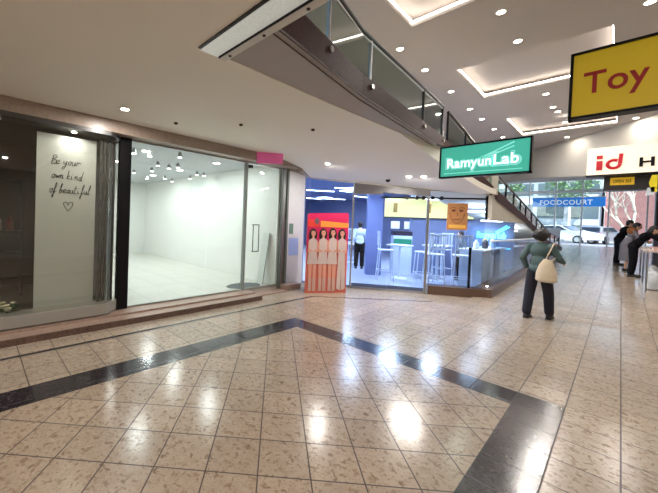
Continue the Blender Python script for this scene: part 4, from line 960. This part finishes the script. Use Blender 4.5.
for i, (x, y, sx, h, c) in enumerate([(.62, 13.1, .16, .55, (206, 208, 210)), (.70, 13.9, .18, .45, (190, 186, 184)), (.66, 14.95, .12, .5, (226, 226, 228)), (.98, 13.3, .14, .5, (150, 146, 146))]):
    m = MB(); m.X = Matrix.Translation((x, y, RZ(y))); m.ell((0, 0, h*.45), (sx, sx*1.3, h*.45)); m.box((-sx*.8, -sx, .0), (sx*.8, sx, h*.8), bev=.04); m.X = Matrix()
    o = m.build('storage_bag', mat('bag_%d_plastic' % i, c, .5), None, remesh=.02); setp(o, 'pale plastic bag under the table of goods, %s from the near end' % ORD[i], 'bag', 'bags under the table')
# slim dark stand behind the table
t = thing('dark_kiosk', 'tall dark kiosk column standing right of the table of goods', 'kiosk', (1.5, 20.5, RZ(20.5)))
MB().box((.86, 20.2, RZ(20)), (1.5, 20.8, 3.3), bev=.02).build('body', mat('kiosk_grey', (92, 92, 104), .4), t)
MB().box((.9, 20.18, 1.4), (1.46, 20.2, 2.9)).build('screen', mat('kiosk_screen', (36, 38, 48), .2), t)

# ================================================================ EXIT FRONT AND THE STREET
zf = .756
al = mat('white_aluminium', (214, 220, 226), .35, .2)
m = MB(); m.box((-7, 28.9, 4.1), (3.4, 29.05, 4.28)); m.box((-7, 28.9, 4.88), (3.4, 29.05, 5.0))
for x in (-5.6, -4.3, -2.95, -1.7, -.55, .95, 2.2): m.box((x-.035, 28.92, zf), (x+.035, 29.02, 4.9))
m.box((-7, 28.9, zf), (-2.6, 29.05, zf+.12)); struct('trim_30', m, al)
for i, (a, b) in enumerate([(-5.56, -4.34), (-4.26, -2.99), (-2.91, -1.74), (-1.66, -.59), (-.51, .91), (.99, 2.16)]):
    if i in (3,):  # open doorway
        struct('window_%d' % (8+i), MB().box((a, 28.96, 4.28), (b, 28.975, 4.88)), glass_m); continue
    struct('window_%d' % (8+i), MB().box((a, 28.96, zf+.02), (b, 28.975, 4.1)).box((a, 28.96, 4.28), (b, 28.975, 4.88)), glass_m)
struct('wall_exit_left', MB().box((-9.6, 17.1, 0), (-9.5, 29, 5.0)), cream)
bs = thing('street_sign', 'long blue sign with white blocky letters above the exit doors', 'sign', (-2.4, 29.3, 3.2))
MB().box((-4.15, 29.05, 3.22), (-.70, 29.15, 3.80)).build('board', mat('blue_sign', (40, 126, 222), .45, emit=(50, 136, 230), estr=.5), bs)
text('lettering', 'FOODCOURT', FY(-3.75, 29.048, 3.34), 2.5, .32, mat('sign_white', (236, 244, 255), .4, emit=(240, 246, 255), estr=.5), bs, bold=.02, depth=.02, spacing=1.1)
MB().box((-4.15, 29.05, 3.80), (-.70, 29.19, 3.84)).build('upper_edge', white, bs)
street = mat('asphalt', (128, 128, 130), .85, noise=.1); pav = mat('pavement', (186, 182, 176), .8)
struct('ground', MB().box((-40, 29, zf-.2), (40, 33, zf)), pav); struct('ground.001', MB().box((-60, 33, zf-.3), (60, 80, zf-.12)), street)
struct('ground.002', MB().box((-60, 46, zf-.12), (60, 80, zf+.02)), pav)
# brick building on the right
brick = bpy.data.materials.new('brick_wall'); brick.use_nodes = True; nt = brick.node_tree; br = nt.nodes.new('ShaderNodeTexBrick'); ge = nt.nodes.new('ShaderNodeNewGeometry'); mp = nt.nodes.new('ShaderNodeMapping'); mp.inputs['Rotation'].default_value = (pi/2, 0, 0)
nt.links.new(ge.outputs['Position'], mp.inputs[0]); nt.links.new(mp.outputs[0], br.inputs['Vector']); br.inputs['Scale'].default_value = 3; br.inputs['Color1'].default_value = lin((150, 98, 92)); br.inputs['Color2'].default_value = lin((132, 84, 80)); br.inputs['Mortar'].default_value = lin((160, 130, 122)); nt.links.new(br.outputs[0], nt.nodes['Principled BSDF'].inputs['Base Color']); nt.nodes['Principled BSDF'].inputs['Roughness'].default_value = .85
bb = thing('brick_building', 'reddish brick building across the street with white band on top', 'building', (4, 50, 0))
MB().box((-1.15, 47, -.1), (14, 56, 5.9)).build('wall', brick, bb); MB().box((-1.3, 46.9, 5.9), (14.1, 56, 6.4)).build('parapet', white, bb)
for k in range(2):
    w = MB().box((4+k*3.2, 46.95, 2.2), (5.6+k*3.2, 47, 4.2)).build('window', mat('street_window', (80, 92, 104), .15), bb)
gb = thing('glass_building', 'pale grey building with bands of dark windows across the street', 'building', (-9, 52, 0))
MB().box((-24, 48, -.1), (-1.4, 58, 9)).build('wall', mat('pale_concrete', (176, 182, 184), .7, noise=.08, nscale=1), gb)
for z in (1.0, 3.0, 5.6, 7.4):
    for k in range(8):
        MB().box((-22+k*2.6, 47.93, z), (-19.8+k*2.6, 48, z+1.3)).build('window', mat('window_band', (84, 100, 104) if z < 5 else (150, 176, 176), .15), gb)
MB().box((-24, 47.7, 4.55), (-1.4, 48, 5.1)).build('canopy', white, gb)
# tree with pale forked trunk
tr = thing('street_tree', 'pale barked street tree forking into bare branches outside the exit', 'tree', (.36, 34.5, zf-.12))
bk_ = mat('pale_bark', (206, 196, 176), .8, noise=.15, nscale=10, bump=.3); m = MB(); c = Vector((.36, 34.5, zf-.14))
def twig(p, d, L, r, n):
    d = d.normalized(); pts = [p]; q_ = p.copy(); dd = d.copy()
    for k in range(4):
        dd = (dd+Vector((random.uniform(-.14, .14), random.uniform(-.14, .14), .08))).normalized(); q_ = q_+dd*L/4; pts.append(q_.copy())
    m.tube(pts, [r*(1-.12*k) for k in range(5)], 8)
    if n > 0:
        for k in range(2+(n > 2)):
            a = random.uniform(0, 2*pi); e = (dd+Vector((math.cos(a)*.75, math.sin(a)*.6, .25))); twig(pts[-1] if k < 2 else pts[2], e, L*.72, r*.55, n-1)
m.tube([c, c+Vector((.02, 0, .5)), c+Vector((.0, 0, 1.0))], [.17, .14, .15], 12)
twig(c+Vector((0, 0, .9)), Vector((-.75, .1, 1.1)), 1.5, .11, 4); twig(c+Vector((0, 0, .9)), Vector((.35, -.1, 1.6)), 1.6, .11, 4)
m.build('trunk', bk_, tr, smooth=True)
lf = MB()
for k in range(500):
    a = Vector((random.gauss(.3, 1.7), 34.5+random.gauss(0, 1.2), random.uniform(5.0, 8.2))); d = Vector((random.uniform(-1, 1), random.uniform(-1, 1), random.uniform(-1, 1))).normalized()*.12; e = d.cross(Vector((.3, .5, 1))).normalized()*.07
    lf.poly([a, a+d*.5+e, a+d, a+d*.5-e])
lf.build('foliage', mat('tree_foliage', (150, 172, 130), .7, noise=.3), tr)
for i, (x, y, zc) in enumerate([(-9, 44.5, 6.0), (-3.6, 44.8, 6.6), (-15, 44.5, 6.2)]):
    t = thing('street_tree', 'leafy green tree across the street, %s from the brick building' % ('second', 'first', 'third')[i], 'tree', (x, y, zf), group='leafy trees across the street')
    MB().tube([(x, y, zf), (x+.1, y, 3.2), (x, y, 5.2)], [.14, .11, .08], 8).build('trunk', bk_, t)
    lf = MB()
    for k in range(700):
        v = Vector((random.gauss(0, 1), random.gauss(0, .8), random.gauss(0, .8))); v = v.normalized()*random.uniform(.5, 1)*1.9; a = Vector((x, y, zc))+v
        d = Vector((random.uniform(-1, 1), random.uniform(-1, 1), random.uniform(-1, 1))).normalized()*.3; e = d.cross(Vector((.3, .5, 1))).normalized()*.13
        lf.poly([a, a+d*.5+e, a+d, a+d*.5-e])
    lf.build('foliage', mat('green_foliage', (120, 150, 104), .7, noise=.3), t)
# cars
def car(label, loc, rz, paint):
    t = thing('car', label, 'car', (0, 0, 0), 0, 'cars on the street')
    prof = [(-2.1, .35), (-2.15, .75), (-2.05, 1.0), (-1.75, 1.45), (-.1, 1.5), (.85, 1.02), (1.85, .88), (2.12, .7), (2.12, .35), (1.75, .3), (-1.75, .3)]
    b = MB()
    for s_ in (-1, 1): pass
    b.poly([(a, -.86, z) for a, z in prof], thick=1.72, dirv=(0, 1, 0)); bm_ = b.b
    for v in bm_.verts:
        if v.co.z > 1.1: v.co.y *= .80
        if abs(v.co.x) > 2: v.co.y *= .88
    bmesh.ops.bevel(bm_, geom=bm_.edges[:], offset=.05, segments=2, affect='EDGES', profile=.6)
    b.build('body', paint, t, local=True, smooth=False)
    for s_ in (-1, 1):
        g = MB(); g.poly([(-1.62, .80*s_, 1.08), (-1.5, .735*s_, 1.38), (-.35, .735*s_, 1.42), (-.35, .80*s_, 1.08)], thick=.03, dirv=(0, s_, 0)); g.poly([(-.28, .80*s_, 1.08), (-.28, .735*s_, 1.42), (.0, .735*s_, 1.40), (.62, .80*s_, 1.08)], thick=.03, dirv=(0, s_, 0)); g.build('side_window', mat('car_glass', (34, 40, 46), .1), t, local=True)
    MB().poly([(.12, -.62, 1.43), (.12, .62, 1.43), (.80, .72, 1.06), (.80, -.72, 1.06)], thick=.03, dirv=(.5, 0, 1)).build('windscreen', mat('car_glass', (34, 40, 46), .1), t, local=True)
    MB().poly([(-1.83, -.6, 1.38), (-1.83, .6, 1.38), (-2.07, .68, 1.03), (-2.07, -.68, 1.03)], thick=.03, dirv=(-1, 0, .3)).build('rear_window', mat('car_glass', (34, 40, 46), .1), t, local=True)
    for s_ in (-1, 1):
        MB().box((-2.19, .55*s_, .78), (-2.10, .78*s_, .95), bev=.01).build('tail_light', mat('tail_red', (180, 20, 24), .3), t, local=True)
        MB().box((2.02, .5*s_, .66), (2.14, .76*s_, .80), bev=.01).build('headlight', mat('headlight', (230, 236, 240), .15), t, local=True)
    for x in (-1.3, 1.35):
        for s_ in (-1, 1):
            w = MB().lathe([(.32, -.1), (.33, -.08), (.33, .08), (.32, .1)], (x, .78*s_, .33), 24, M=Euler((pi/2, 0, 0)).to_matrix().to_4x4()).build('wheel', mat('tyre', (24, 24, 26), .8), t, local=True)
            MB().lathe([(.2, -.115), (.2, .115)], (x, .78*s_, .33), 16, M=Euler((pi/2, 0, 0)).to_matrix().to_4x4()).build('hub', mat('hub_silver', (170, 172, 176), .3, .8), w, local=True)
    t.location = loc; t.rotation_euler = (0, 0, rz); return t
zr = zf-.12
carw = mat('white_car_paint', (226, 230, 234), .25, coat=.5); cars = mat('silver_car_paint', (160, 166, 172), .3, .5)
car('white hatchback parked at an angle outside the exit doors', (-3.1, 37.8, zr), -.5, carw)
car('silver hatchback seen from behind, right of the white hatchback', (-1.15, 40.5, zr), 1.25, cars)
# chairs and little stands near the ramp foot
for i, (x, y) in enumerate([(-3.2, 24.5), (-3.9, 25.5), (-2.7, 26.4)]):
    t = thing('pavement_stand', 'white and dark sign stand near the exit, %s from the ramp' % ORD[i], 'stand', (x, y, RZ(y)), group='stands near the exit')
    z = RZ(y)
    MB().box((x-.3, y-.03, z+.35), (x+.3, y, z+1.1)).build('board', mat('stand_white', (224, 226, 226), .5), t)
    for s_ in (-1, 1): MB().tube([(x+.25*s_, y, z), (x+.25*s_, y, z+1.1)], .02, 8).build('leg', dsteel, t)
